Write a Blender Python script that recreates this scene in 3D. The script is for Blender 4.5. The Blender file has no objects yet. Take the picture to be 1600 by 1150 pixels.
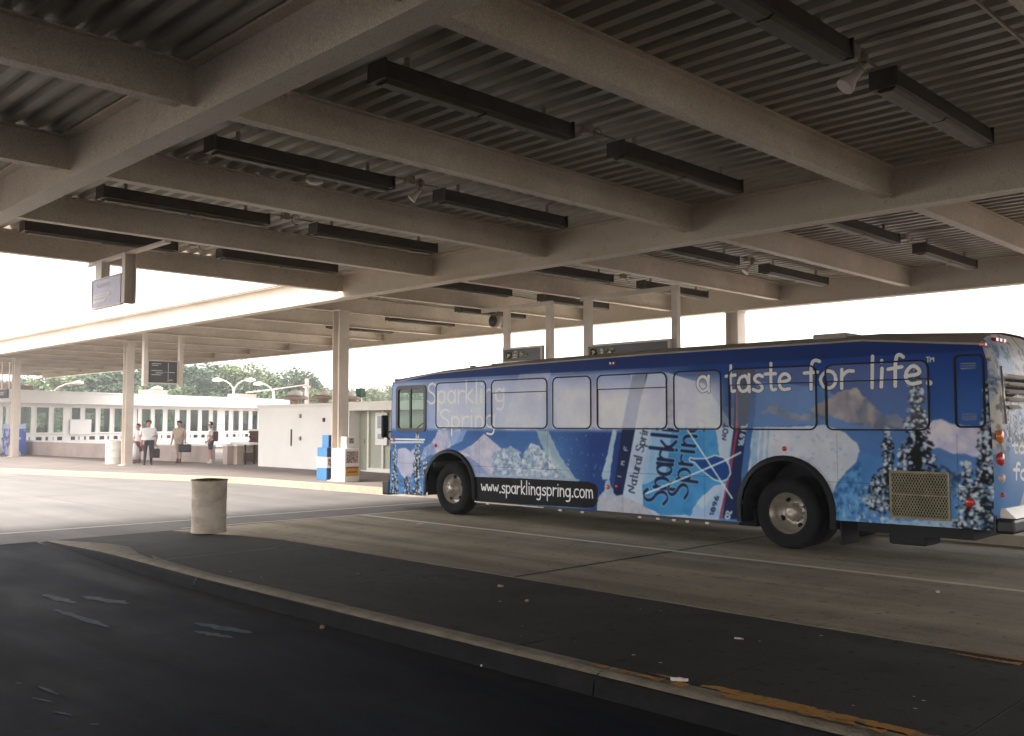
import bpy, bmesh, math, random
import numpy as np
from mathutils import Vector, Matrix
rnd = random.Random(7)
sc = bpy.context.scene
C = sc.collection
R = math.radians

# ---------------------------------------------------------------- camera, sky, sun, exposure
F, PITCH, YAW, EYE = 1471.0, 0.0592, 0.7865, 1.75
cd = bpy.data.cameras.new('camera'); cam = bpy.data.objects.new('camera', cd); C.objects.link(cam)
cd.sensor_width = 36.0; cd.lens = 36.0 * F / 1600.0
cd.clip_start = 0.05; cd.clip_end = 3000
cam.location = (0, 0, EYE); cam.rotation_euler = (math.pi / 2 + PITCH, 0, YAW)
sc.camera = cam

SUN_EL, SUN_AZ = R(52), R(215)       # azimuth clockwise from +Y: light comes over the left shoulder
w = bpy.data.worlds.new("World"); sc.world = w; w.use_nodes = True
wn, wl = w.node_tree.nodes, w.node_tree.links
wn.clear()
sky = wn.new('ShaderNodeTexSky'); sky.sky_type = 'NISHITA'; sky.sun_disc = False
sky.sun_elevation = SUN_EL; sky.sun_rotation = SUN_AZ; sky.dust_density = 4.0; sky.air_density = 1.0
veil = wn.new('ShaderNodeMix'); veil.data_type = 'RGBA'; veil.inputs[0].default_value = 0.8
veil.inputs[7].default_value = (9.6, 9.35, 9.1, 1)      # bright even cloud cover
bg = wn.new('ShaderNodeBackground'); bg.inputs[1].default_value = 0.1
wo = wn.new('ShaderNodeOutputWorld')
wl.new(sky.outputs[0], veil.inputs[6]); wl.new(veil.outputs[2], bg.inputs[0]); wl.new(bg.outputs[0], wo.inputs[0])
sd = bpy.data.lights.new('sun', 'SUN'); sd.energy = 1.5; sd.angle = R(14); sd.color = (1, .95, .87)
sun = bpy.data.objects.new('sun', sd); C.objects.link(sun)
sv = Vector((math.sin(SUN_AZ) * math.cos(SUN_EL), math.cos(SUN_AZ) * math.cos(SUN_EL), math.sin(SUN_EL)))
sun.rotation_euler = sv.to_track_quat('Z', 'Y').to_euler(); sun.location = sv * 60
sc.view_settings.view_transform = 'Standard'; sc.view_settings.look = 'None'
sc.view_settings.exposure = 2.05; sc.view_settings.gamma = 1; sc.view_settings.use_curve_mapping = False
sc.cycles.max_bounces = 8; sc.cycles.diffuse_bounces = 5; sc.cycles.transparent_max_bounces = 12
sc.cycles.use_denoising = True

# ---------------------------------------------------------------- geometry helpers
CA, SA = math.cos(YAW), math.sin(YAW)
def ray(px, py):
    x, y = (px - 800) / F, (575 - py) / F
    up = y * math.cos(PITCH) + math.sin(PITCH); fw = math.cos(PITCH) - y * math.sin(PITCH)
    return (x * CA - fw * SA, x * SA + fw * CA, up)
def at_y(px, py, Y):
    d = ray(px, py); t = Y / d[1]; return (d[0] * t, Y, d[2] * t + EYE)
def at_x(px, py, X):
    d = ray(px, py); t = X / d[0]; return (X, d[1] * t, d[2] * t + EYE)
def at_z(px, py, Z):
    d = ray(px, py); t = (Z - EYE) / d[2]; return (d[0] * t, d[1] * t, Z)
def at_d(px, D, z=0.0):
    d = ray(px, 575); h = -d[0] * SA + d[1] * CA; t = D / h
    return (d[0] * t, d[1] * t, z)

class MB:
    def __init__(s): s.v = []; s.f = []; s.m = []; s.sm = []; s.uv = []
    def add(s, vs, fs, mi=0, smooth=False):
        b = len(s.v); s.v += [tuple(p) for p in vs]
        for f in fs: s.f.append([i + b for i in f]); s.m.append(mi); s.sm.append(smooth)
        return s
    def box(s, x0, y0, z0, x1, y1, z1, mi=0):
        vs = [(x, y, z) for x in (x0, x1) for y in (y0, y1) for z in (z0, z1)]
        return s.add(vs, [(0,1,3,2),(4,6,7,5),(0,4,5,1),(2,3,7,6),(0,2,6,4),(1,5,7,3)], mi)
    def cbox(s, c, d, mi=0):
        return s.box(c[0]-d[0]/2, c[1]-d[1]/2, c[2]-d[2]/2, c[0]+d[0]/2, c[1]+d[1]/2, c[2]+d[2]/2, mi)
    def obox(s, p, q, wd, z0, z1, mi=0):       # box along the plan segment p-q
        p, q = Vector(p[:2]), Vector(q[:2]); n = (q - p).normalized(); n = Vector((-n.y, n.x)) * wd / 2
        vs = []
        for a in (p - n, p + n, q + n, q - n):
            vs += [(a.x, a.y, z0), (a.x, a.y, z1)]
        return s.add(vs, [(0,1,3,2),(2,3,5,4),(4,5,7,6),(6,7,1,0),(1,7,5,3),(0,2,4,6)], mi)
    def tube(s, pts, r, n=8, mi=0, cap=True, smooth=True):
        pts = [Vector(p) for p in pts]; rs = r if isinstance(r, (list, tuple)) else [r] * len(pts)
        vs = []; fs = []
        up = Vector((0.13, 0.21, 0.97))
        for i, p in enumerate(pts):
            t = (pts[min(i+1, len(pts)-1)] - pts[max(i-1, 0)]).normalized()
            a = t.cross(up)
            if a.length < 1e-3: a = t.cross(Vector((1, 0, 0)))
            a.normalize(); b = t.cross(a)
            for k in range(n):
                th = 2 * math.pi * k / n
                vs.append(p + (a * math.cos(th) + b * math.sin(th)) * rs[i])
        for i in range(len(pts) - 1):
            for k in range(n):
                fs.append((i*n+k, i*n+(k+1) % n, (i+1)*n+(k+1) % n, (i+1)*n+k))
        s.add(vs, fs, mi, smooth)
        if cap:
            b = len(s.v) - len(vs)
            s.f.append([b + k for k in range(n)][::-1]); s.m.append(mi); s.sm.append(False)
            s.f.append([b + (len(pts)-1)*n + k for k in range(n)]); s.m.append(mi); s.sm.append(False)
        return s
    def lathe(s, prof, c=(0,0,0), n=24, axis='z', mi=0, smooth=True):
        vs = []; fs = []
        for (r, h) in prof:
            for k in range(n):
                th = 2 * math.pi * k / n; a, b = r * math.cos(th), r * math.sin(th)
                if axis == 'z': vs.append((c[0]+a, c[1]+b, c[2]+h))
                elif axis == 'y': vs.append((c[0]+a, c[1]+h, c[2]+b))
                else: vs.append((c[0]+h, c[1]+a, c[2]+b))
        for i in range(len(prof) - 1):
            for k in range(n):
                fs.append((i*n+k, i*n+(k+1) % n, (i+1)*n+(k+1) % n, (i+1)*n+k))
        return s.add(vs, fs, mi, smooth)
    def prism(s, poly, axis, a0, a1, mi=0):     # 2-D polygon pushed along an axis
        def P(u, v, a): return {'x': (a, u, v), 'y': (u, a, v), 'z': (u, v, a)}[axis]
        n = len(poly)
        vs = [P(u, v, a0) for u, v in poly] + [P(u, v, a1) for u, v in poly]
        fs = [tuple(range(n))[::-1], tuple(range(n, 2*n))] + [(i, (i+1) % n, n+(i+1) % n, n+i) for i in range(n)]
        return s.add(vs, fs, mi)
    def build(s, name, mat, parent=None, loc=None, bevel=0, uvf=None):
        me = bpy.data.meshes.new(name); me.from_pydata(s.v, [], s.f)
        for m in (mat if isinstance(mat, (list, tuple)) else [mat]): me.materials.append(m)
        me.polygons.foreach_set('material_index', s.m); me.polygons.foreach_set('use_smooth', s.sm)
        bm = bmesh.new(); bm.from_mesh(me); bmesh.ops.recalc_face_normals(bm, faces=bm.faces); bm.to_mesh(me); bm.free()
        if uvf:
            uv = me.uv_layers.new(name='uv')
            for l in me.loops: uv.data[l.index].uv = uvf(me.vertices[l.vertex_index].co)
        me.update()
        o = bpy.data.objects.new(name, me); C.objects.link(o)
        if loc: o.location = loc
        if parent: o.parent = parent
        if bevel:
            b = o.modifiers.new('bevel', 'BEVEL'); b.width = bevel; b.segments = 2; b.limit_method = 'ANGLE'
        return o
def tag(o, label=None, cat=None, group=None, kind=None):
    if label: o['label'] = label
    if cat: o['category'] = cat
    if group: o['group'] = group
    if kind: o['kind'] = kind
    return o
def empty(name, loc=(0,0,0), rz=0, **k):
    o = bpy.data.objects.new(name, None); C.objects.link(o); o.location = loc; o.rotation_euler.z = rz
    o.empty_display_size = .2
    return tag(o, **k)
def dup(root, loc=None, rz=None, label=None):
    def cp(o, par):
        c = o.copy(); C.objects.link(c); c.parent = par
        for ch in list(o.children): cp(ch, c)
        return c
    r = cp(root, None)
    if loc is not None: r.location = loc
    if rz is not None: r.rotation_euler.z = rz
    if label: r['label'] = label
    return r
def fill_with_holes(outer, holes, to3, name, mat, parent=None, uvf=None):
    bm = bmesh.new(); es = []
    for loop in [outer] + holes:
        vs = [bm.verts.new(to3(*p)) for p in loop]
        es += [bm.edges.new((vs[i], vs[(i+1) % len(vs)])) for i in range(len(vs))]
    bmesh.ops.triangle_fill(bm, use_beauty=True, edges=es)
    me = bpy.data.meshes.new(name); bmesh.ops.recalc_face_normals(bm, faces=bm.faces); bm.to_mesh(me); bm.free()
    me.materials.append(mat)
    if uvf:
        uv = me.uv_layers.new(name='uv')
        for l in me.loops: uv.data[l.index].uv = uvf(me.vertices[l.vertex_index].co)
    o = bpy.data.objects.new(name, me); C.objects.link(o)
    if parent: o.parent = parent
    return o
def rrect(x0, z0, x1, z1, r, n=5):
    p = []
    for cx, cz, a in ((x1-r, z1-r, 0), (x0+r, z1-r, 90), (x0+r, z0+r, 180), (x1-r, z0+r, 270)):
        for k in range(n + 1):
            t = R(a + 90 * k / n); p.append((cx + r*math.cos(t), cz + r*math.sin(t)))
    return p
def ring(mb, outer, inner, to3a, to3b, mi=0):   # a frame between two equal-length loops, with depth
    n = len(outer); vs = [to3a(*p) for p in outer] + [to3a(*p) for p in inner] + [to3b(*p) for p in outer] + [to3b(*p) for p in inner]
    fs = []
    for i in range(n):
        j = (i+1) % n
        fs += [(i, j, n+j, n+i), (2*n+i, 3*n+i, 3*n+j, 2*n+j), (i, 2*n+i, 2*n+j, j), (n+i, n+j, 3*n+j, 3*n+i)]
    mb.add(vs, fs, mi)

# ---------------------------------------------------------------- materials
def srgb(c): return tuple(((x/255.0)/12.92 if x/255.0 <= .04045 else ((x/255.0+.055)/1.055)**2.4) for x in c)
def mat(name, col, rough=.6, metal=0, var=0, vs=3.0, col2=None, bump=0, bs=30.0, spec=.5, coat=0, detail=6, stretch=None, thr=None):
    m = bpy.data.materials.new(name); m.use_nodes = True; nt = m.node_tree; n, l = nt.nodes, nt.links
    b = n['Principled BSDF']; b.inputs['Base Color'].default_value = (*col, 1); b.inputs['Roughness'].default_value = rough
    b.inputs['Metallic'].default_value = metal; b.inputs['Specular IOR Level'].default_value = spec; b.inputs['Coat Weight'].default_value = coat
    tc = n.new('ShaderNodeTexCoord'); mp = n.new('ShaderNodeMapping'); l.new(tc.outputs['Object'], mp.inputs[0])
    if stretch: mp.inputs['Scale'].default_value = stretch
    if var or col2:
        t = n.new('ShaderNodeTexNoise'); t.inputs['Scale'].default_value = vs; t.inputs['Detail'].default_value = detail; t.inputs['Roughness'].default_value = .62
        l.new(mp.outputs[0], t.inputs[0])
        r = n.new('ShaderNodeValToRGB'); lo, hi = thr or (.3, .7)
        c2 = col2 or tuple(min(1, c*(1+var)) for c in col); c1 = col if col2 else tuple(c*(1-var) for c in col)
        r.color_ramp.elements[0].position = lo; r.color_ramp.elements[0].color = (*c1, 1)
        r.color_ramp.elements[1].position = hi; r.color_ramp.elements[1].color = (*c2, 1)
        l.new(t.outputs[0], r.inputs[0]); l.new(r.outputs[0], b.inputs['Base Color'])
    if bump:
        t2 = n.new('ShaderNodeTexNoise'); t2.inputs['Scale'].default_value = bs; t2.inputs['Detail'].default_value = 4
        l.new(mp.outputs[0], t2.inputs[0]); bp = n.new('ShaderNodeBump'); bp.inputs['Strength'].default_value = bump; bp.inputs['Distance'].default_value = .02
        l.new(t2.outputs[0], bp.inputs['Height']); l.new(bp.outputs[0], b.inputs['Normal'])
    return m
def ground_mat(name, base, light, dark, rough=.85, stain=.5, sx=1, sy=1, spot=.6, rlow=None, streak=.0, spec=.35):
    """pavement: large blotches, lengthwise tyre staining, fine grit and dark spots"""
    m = bpy.data.materials.new(name); m.use_nodes = True; nt = m.node_tree; n, l = nt.nodes, nt.links
    b = n['Principled BSDF']; b.inputs['Roughness'].default_value = rough; b.inputs['Specular IOR Level'].default_value = spec
    tc = n.new('ShaderNodeTexCoord')
    def noise(scale, det, st=(1,1,1), ro=.6):
        mp = n.new('ShaderNodeMapping'); mp.inputs['Scale'].default_value = st; l.new(tc.outputs['Object'], mp.inputs[0])
        t = n.new('ShaderNodeTexNoise'); t.inputs['Scale'].default_value = scale; t.inputs['Detail'].default_value = det; t.inputs['Roughness'].default_value = ro
        l.new(mp.outputs[0], t.inputs[0]); return t.outputs[0]
    def ramp(src, a, b_, ca, cb):
        r = n.new('ShaderNodeValToRGB'); r.color_ramp.elements[0].position = a; r.color_ramp.elements[1].position = b_
        r.color_ramp.elements[0].color = (*ca, 1); r.color_ramp.elements[1].color = (*cb, 1); l.new(src, r.inputs[0]); return r.outputs[0]
    def mix(kind, f, a, c):
        x = n.new('ShaderNodeMix'); x.data_type = 'RGBA'; x.blend_type = kind
        if isinstance(f, float): x.inputs[0].default_value = f
        else: l.new(f, x.inputs[0])
        for s, v in ((6, a), (7, c)):
            if isinstance(v, tuple): x.inputs[s].default_value = (*v, 1)
            else: l.new(v, x.inputs[s])
        return x.outputs[2]
    c = ramp(noise(.55, 8), .32, .68, base, light)
    c = mix('MULTIPLY', stain, c, ramp(noise(1.3, 5, (.07*sx, 1.1*sy, 1)), .35, .62, (.45,.45,.46), (1,1,1)))
    c = mix('MULTIPLY', .75, c, ramp(noise(55, 3), .35, .65, (.7,.7,.7), (1.15,1.15,1.15)))
    c = mix('MIX', ramp(noise(9, 3, ro=.4), .64, .69, (0,0,0), (spot,)*3), c, dark)
    c = mix('MIX', ramp(noise(2.1, 8), .58, .72, (0,0,0), (spot*.8,)*3), c, dark)
    if streak: c = mix('MIX', ramp(noise(1.1, 9, (.5, 2.2, 1), .7), .66, .74, (0,0,0), (streak,)*3), c, tuple(x*2.2 for x in light))
    l.new(c, b.inputs['Base Color'])
    if rlow is not None:
        rr = n.new('ShaderNodeMapRange'); rr.inputs[1].default_value = .35; rr.inputs[2].default_value = .65; rr.inputs[3].default_value = rlow; rr.inputs[4].default_value = rough
        l.new(noise(.9, 6, (.4, 1.4, 1)), rr.inputs[0]); l.new(rr.outputs[0], b.inputs['Roughness'])
    bp = n.new('ShaderNodeBump'); bp.inputs['Strength'].default_value = .45; bp.inputs['Distance'].default_value = .006
    l.new(noise(70, 4), bp.inputs['Height']); l.new(bp.outputs[0], b.inputs['Normal'])
    return m
M = {}
M['lane'] = ground_mat('concrete_lane', (.38,.315,.22), (.58,.495,.36), (.08,.065,.05), stain=.75, spot=.55)
M['bright'] = ground_mat('open_concrete', (.195,.178,.17), (.25,.228,.216), (.11,.1,.092), stain=.35, spot=.3)
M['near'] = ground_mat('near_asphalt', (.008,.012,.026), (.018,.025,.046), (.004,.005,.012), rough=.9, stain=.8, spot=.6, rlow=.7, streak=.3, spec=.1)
M['island'] = ground_mat('island_asphalt', (.034,.031,.027), (.075,.068,.056), (.012,.012,.011), stain=.45, spot=.8, spec=.25)
M['walk'] = ground_mat('sidewalk', (.2,.165,.15), (.27,.225,.205), (.1,.08,.07), stain=.25, spot=.4)
M['kerb'] = mat('kerb_concrete', (.24,.2,.145), .85, var=.35, vs=5, bump=.5, bs=60)
M['kerb_shade'] = mat('kerb_painted_shade', (.014,.013,.014), .9, var=.4, vs=6, spec=.2)  # shade on the kerb face and along its foot, put into the colour
M['kyellow'] = mat('yellow_kerb_paint', (.52,.45,.33), .8, col2=(.38,.33,.27), vs=4, bump=.3, thr=(.45,.7))
M['korange'] = mat('worn_orange_paint', (.55,.26,.04), .8, col2=(.14,.1,.06), vs=9, thr=(.5,.66), detail=9)
M['line'] = mat('road_line_paint', (.8,.73,.6), .8, col2=(.5,.44,.34), vs=7, thr=(.55,.85), detail=9)
M['linew'] = mat('worn_line_paint', (.62,.58,.54), .8, col2=(.42,.38,.35), vs=7, thr=(.5,.75))
M['tar'] = mat('tar_seam', (.03,.028,.027), .8)
M['far'] = mat('far_ground', (.3,.28,.25), .9, col2=(.12,.15,.07), vs=.05, thr=(.45,.6))
M['steel'] = ground_mat('cream_steel_paint', (.64,.545,.435), (.76,.66,.54), (.34,.25,.17), rough=.6, stain=.16, spot=.22)
M['column'] = mat('column_paint', (.66,.58,.5), .6, col2=(.56,.48,.4), vs=2.2, thr=(.3,.75))
M['deck'] = mat('metal_deck', (.37,.335,.27), .5, col2=(.47,.43,.35), vs=1.2, thr=(.35,.7))
M['roofing'] = mat('roof_gravel', (.2,.19,.18), .9, var=.3, vs=8)
M['fix'] = mat('brown_fixture', (.055,.042,.032), .5, var=.4, vs=5)
M['fixrefl'] = mat('fixture_lens', (.07,.052,.03), .5, col2=(.11,.09,.045), vs=4, spec=.2)
M['conduit'] = mat('pale_conduit', (.34,.28,.22), .5, var=.2, vs=8)
M['lampw'] = mat('white_lamp', (.62,.52,.46), .35)
M['white'] = mat('white_paint', (.87,.84,.80), .7, var=.06, vs=.6)
M['cream'] = mat('cream_block', (.8,.76,.68), .75, var=.06, vs=1.5)
M['lowwall'] = mat('low_wall_plaster', (.5,.40,.36), .85, col2=(.36,.29,.25), vs=1.1, thr=(.4,.72), bump=.2)
M['planter'] = mat('planter_concrete', (.42,.34,.27), .85, var=.2, vs=2)
M['brick'] = mat('brown_brick', (.11,.05,.035), .85, var=.3, vs=6)
M['mortar'] = mat('brick_mortar', (.16,.12,.10), .9)
M['greywall'] = mat('grey_green_panel', (.44,.45,.37), .65, var=.06, vs=1.2)
M['dark'] = mat('dark_interior', (.02,.022,.022), .8)
M['inner'] = mat('room_inside', (.12,.13,.11), .8); M['hall'] = mat('hall_wall', (.07,.095,.075), .8, var=.5, vs=1.5)
M['signp'] = mat('sign_panel_faded', (.30,.26,.36), .45, var=.15, vs=4)
M['signb'] = mat('sign_panel_dark', (.028,.026,.032), .4)
M['signt'] = mat('sign_lettering', (.6,.57,.5), .6)
M['signt2'] = mat('sign_lettering_yellowish', (.75,.74,.45), .6)
M['barrel'] = mat('drum_cream_paint', (.64,.55,.45), .7, col2=(.42,.32,.24), vs=5, thr=(.45,.75), detail=9, bump=.3, bs=18)
M['barrelin'] = mat('drum_inside', (.1,.035,.03), .8)
M['blue'] = mat('blue_box_paint', (.05,.2,.42), .4, var=.1)
M['navy'] = mat('navy_box_paint', (.02,.04,.13), .4)
M['yellow'] = mat('yellow_card', (.75,.42,.05), .6, col2=(.5,.22,.03), vs=12)
M['news'] = mat('newspaper_front', (.5,.4,.38), .7, col2=(.12,.07,.08), vs=18, thr=(.45,.6))
M['red'] = mat('red_paint', (.5,.04,.04), .5)
M['rubber'] = mat('black_rubber', (.008,.008,.01), .6, bump=.15, bs=40, spec=.3)
M['tyre'] = mat('tyre_rubber', (.006,.006,.008), .85, col2=(.016,.016,.016), vs=8, spec=.2)
M['black'] = mat('black_plastic', (.01,.01,.012), .4)
M['under'] = mat('underbody', (.012,.012,.014), .8)
M['rim'] = mat('steel_rim', (.42,.38,.33), .38, .6, var=.25, vs=6)
M['alu'] = mat('aluminium_trim', (.5,.46,.4), .35, .7, var=.15, vs=5)
M['hole'] = mat('vent_hole', (.004,.004,.004), .9)
M['amber'] = mat('amber_lens', (.75,.18,.02), .2, coat=.6)
M['redlens'] = mat('red_lens', (.6,.03,.02), .2, coat=.6)
M['roofbus'] = mat('bus_roof_grey', (.38,.33,.28), .6, var=.2, vs=2)
M['bandblue'] = mat('bus_roof_blue', (.03,.075,.2), .35, var=.12, vs=2, coat=.3)
M['seat'] = mat('seat_vinyl', (.02,.12,.1), .6)
M['mesh'] = mat('grille_strip', (.26,.23,.15), .5, .4, var=.3, vs=9)
def glass(name, col, rough=.03, fac=.82):
    m = bpy.data.materials.new(name); m.use_nodes = True; n, l = m.node_tree.nodes, m.node_tree.links; n.clear()
    o = n.new('ShaderNodeOutputMaterial'); t = n.new('ShaderNodeBsdfTransparent'); t.inputs[0].default_value = (*col, 1)
    g = n.new('ShaderNodeBsdfGlossy'); g.inputs[1].default_value = rough; lw_ = n.new('ShaderNodeLayerWeight'); lw_.inputs[0].default_value = .5; pw = n.new('ShaderNodeMath'); pw.operation = 'POWER'; pw.inputs[1].default_value = 4; l.new(lw_.outputs['Facing'], pw.inputs[0])
    fr = n.new('ShaderNodeMath'); fr.operation = 'MULTIPLY_ADD'; fr.inputs[1].default_value = .6; fr.inputs[2].default_value = .05; l.new(pw.outputs[0], fr.inputs[0])
    mx = n.new('ShaderNodeMixShader'); l.new(fr.outputs[0], mx.inputs[0]); l.new(t.outputs[0], mx.inputs[1]); l.new(g.outputs[0], mx.inputs[2]); l.new(mx.outputs[0], o.inputs[0])
    return m
M['glass'] = glass('clear_glass', (.8,.9,.86)); M['glassb'] = glass('bus_glass', (.5,.66,.6)); M['glassd'] = glass('green_tinted_glass', (.6,.76,.66))
M['paper'] = mat('litter_paper', (.7,.6,.55), .8, var=.1, vs=40)
M['leaf_litter'] = mat('litter_brown', (.32,.2,.12), .8)

# ---------------------------------------------------------------- the ground
g = MB()
g.add([(-900,-900,-.03),(900,-900,-.03),(900,900,-.03),(-900,900,-.03)], [(0,1,2,3)])
tag(g.build('ground', M['far']), kind='structure')
KERB = [(30,14.75),(-15.9,14.72),(-18.6,14.25),(-25.4,14.0),(-30,12.7),(-36.5,10.9),(-48,6.6),(-66,-1)]
def sheet(name, poly, z, m, thick=.0):
    b = MB()
    if thick: b.prism(poly, 'z', z-thick, z)
    else: b.add([(x, y, z) for x, y in poly], [tuple(range(len(poly)))])
    return tag(b.build(name, m), kind='structure')
# sub-base that shows in the joints
sheet('road', [(-90,-60),(40,-60),(40,15.0),(-90,15.0)], -.015, M['tar'])
def slab_row(root, xs, y0, y1, ztop, m, gap=.012, th=.014, poly=None):
    for a, b in zip(xs[:-1], xs[1:]):
        s = MB(); s.box(a+gap/2, y0, ztop-th, b-gap/2, y1, ztop); o = s.build('slab', m, root)
ln = MB(); ln.box(-90, 4.72, -.0149, 40, 14.99, -.0145); lane = tag(ln.build('bus_lane', M['tar']), kind='structure')
slab_row(lane, [-15.0,-11.3,-7.68,-4.0,-.3,3.4,7.1,10.8,14.5,25], 4.97, 14.74, 0.0, M['lane'])
op = MB(); op.box(-90, -60, -.0145, -15, 4.7, -.014); opn = tag(op.build('crossing_pavement', M['tar']), kind='structure')
for (x0, y0, x1, y1) in ((-24.2,-60,-15,2.0),(-24.2,2.02,-15,8.0),(-24.2,8.02,-15,14.9),(-34,-60,-24.22,4.0),(-34,4.02,-24.22,14.9),(-90,-60,-34.02,14.9)):
    s = MB(); s.box(x0, y0, -.013, x1-.015, y1, 0.0); s.build('slab', M['bright'], opn)
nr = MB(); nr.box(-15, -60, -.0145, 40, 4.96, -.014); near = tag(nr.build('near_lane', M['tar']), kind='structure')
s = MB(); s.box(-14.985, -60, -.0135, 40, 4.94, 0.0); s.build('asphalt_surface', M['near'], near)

# far sidewalk with its painted kerb
sw = MB(); sw.prism(KERB + [(-90,-1),(-90,70),(30,70)], 'z', -.05, .15)
walk = tag(sw.build('sidewalk', M['walk']), kind='structure')
kb = MB()
for (p, q) in zip(KERB[:-1], KERB[1:]):
    d = (Vector(q) - Vector(p)).normalized(); n = Vector((d.y, -d.x))
    if n.y < 0: n = -n
    a, b = Vector(p), Vector(q); i0, i1 = a + n*.32, b + n*.32
    o0, o1 = a - n*.012, b - n*.012
    kb.add([(o0.x,o0.y,.0),(o1.x,o1.y,.0),(o1.x,o1.y,.156),(o0.x,o0.y,.156),(i1.x,i1.y,.156),(i0.x,i0.y,.156)], [(0,1,2,3),(3,2,4,5)])
kb.build('kerb', M['kyellow'], walk)

# traffic island: raised kerb ring with slabs inside, sloping down to a rounded nose
isl = empty('traffic_island', kind='structure')
n0, n1 = 4.72, 7.14
# centre line of the near kerb: straight, then bending in and dying into the ground at the nose
NK = [(20,n0,1),(-9.5,n0,1),(-10.6,n0+.03,1),(-11.6,n0+.09,.92),(-12.5,n0+.16,.75),(-13.3,n0+.22,.5),(-14.0,n0+.27,.28),(-14.9,n0+.33,.05)]
def kerb_strip(path, sgn, wds):
    b = MB(); rows = []
    for (x, y, h), wk in zip(path, wds):
        prof = [(0, 0), (.012, .085), (.04, .13), (.09, .152), (wk-.01, .156), (wk, .10)]
        rows.append([(x, y+sgn*u, max(.002, z*h)) for u, z in prof])
    n = len(rows[0])
    b.add([p for r_ in rows for p in r_], [(i*n+k, i*n+k+1, (i+1)*n+k+1, (i+1)*n+k) for i in range(len(rows)-1) for k in range(n-1)], 0, True)
    b.m = [1 if (k % (n-1)) < 2 else 0 for k in range(len(b.f))]  # lower rows of the kerb face take the painted shade colour
    return b
NW = [.2,.2,.24,.34,.46,.5,.42,.2]
kx = 20
while kx > -9.4:
    x2 = max(kx-3.0, -9.5); kerb_strip([(kx, n0, 1), (x2+.012, n0+rnd.uniform(-.006, .006), 1)], 1, [.2, .2]).build('kerb_stone', [M['kerb'], M['kerb_shade']], isl); kx = x2
kerb_strip(NK[1:], 1, NW[1:]).build('kerb_stone', [M['kerb'], M['kerb_shade']], isl)
b = MB(); b.box(-9.4, n0+.02, .0, 20, n0+.19, .125); b.build('kerb_bed', M['kerb_shade'], isl)
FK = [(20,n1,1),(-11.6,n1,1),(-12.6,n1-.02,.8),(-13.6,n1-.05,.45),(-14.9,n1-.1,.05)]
kerb_strip(FK, -1, [.12,.12,.12,.12,.12]).build('kerb', [M['kerb'], M['kerb_shade']], isl)
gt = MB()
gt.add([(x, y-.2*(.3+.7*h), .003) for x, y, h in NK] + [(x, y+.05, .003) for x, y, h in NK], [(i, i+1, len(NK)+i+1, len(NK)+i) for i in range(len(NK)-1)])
gt.build('gutter', M['kerb_shade'], isl)
cl = MB(); cl.box(-10.8, n0+.1, .02, 20, n1-.06, .1455); cl.build('base_fill', M['kerb'], isl)
xs = [-4.85 + 1.5*k for k in range(-4, 17)]
for a, b in zip(xs[:-1], xs[1:]):
    s = MB(); zt = .148 + rnd.uniform(0, .004)
    s.box(a+.005, n0+.203, .11, b-.005, n1-.118, zt); s.build('slab', M['island'], isl)
# the last stretch slopes down to the road
tp = [(-10.852,.985,.21),(-11.6,.96,.33),(-12.5,.78,.6),(-13.3,.52,.7),(-14.0,.3,.66),(-14.95,.03,.5)]
s = MB(); vs = []
for x, h, o_ in tp:
    for k in range(7):
        f = k/6; y = (n0+o_)*(1-f)+(n1-.1)*f; vs.append((x, y, 0.1495*h+.002))
s.add(vs, [(i*7+k, i*7+k+1, (i+1)*7+k+1, (i+1)*7+k) for i in range(len(tp)-1) for k in range(6)], 0, True); s.build('ramp', M['island'], isl)
# worn orange paint on the kerb top, chipped at its edges
def chipped(name, x0, x1, y0, y1, z, m, parent, step=.018, seed=1):
    r = random.Random(seed); b = MB(); x = x0; w = y1-y0; lo = hi = .5; gone = 0
    while x < x1:
        lo = min(.55, max(0, lo + r.uniform(-.13, .13))); hi = min(1, max(.5, hi + r.uniform(-.13, .14)))
        if gone > 0: gone -= 1
        elif r.random() < .035: gone = r.randint(1, 7)
        else:
            f = min(1, (x-x0)/1.2+.25)
            a0, a1 = y0+w*(.5-(.5-lo)*f), y0+w*(.5+(hi-.5)*f)
            if a1-a0 > .006: b.add([(x, a0, z), (x+step, a0+r.uniform(-.004,.004), z), (x+step, a1+r.uniform(-.004,.004), z), (x, a1, z)], [(0,1,2,3)])
            if r.random() < .12: q = y0+w*r.uniform(-.3, 1.3); b.add([(x, q, z), (x+step*.8, q+.004, z), (x+step*.5, q+.014, z)], [(0,1,2)])
        x += step
    o = b.build(name, m, parent); o['kind'] = 'stuff'; return o
chipped('orange_paint', -4.3, 6, n0+.09, n0+.2, .1595, M['korange'], isl, seed=3)
chipped('orange_paint', -3.9, 6, n0+.19, n0+.31, .155, M['korange'], isl, seed=8)
chipped('orange_paint', -2.6, 4, n1-.32, n1-.16, .155, M['korange'], isl, seed=9)
chipped('orange_paint', -2.75, 4, n1-.19, n1-.1, .1595, M['korange'], isl, seed=4)

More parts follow.
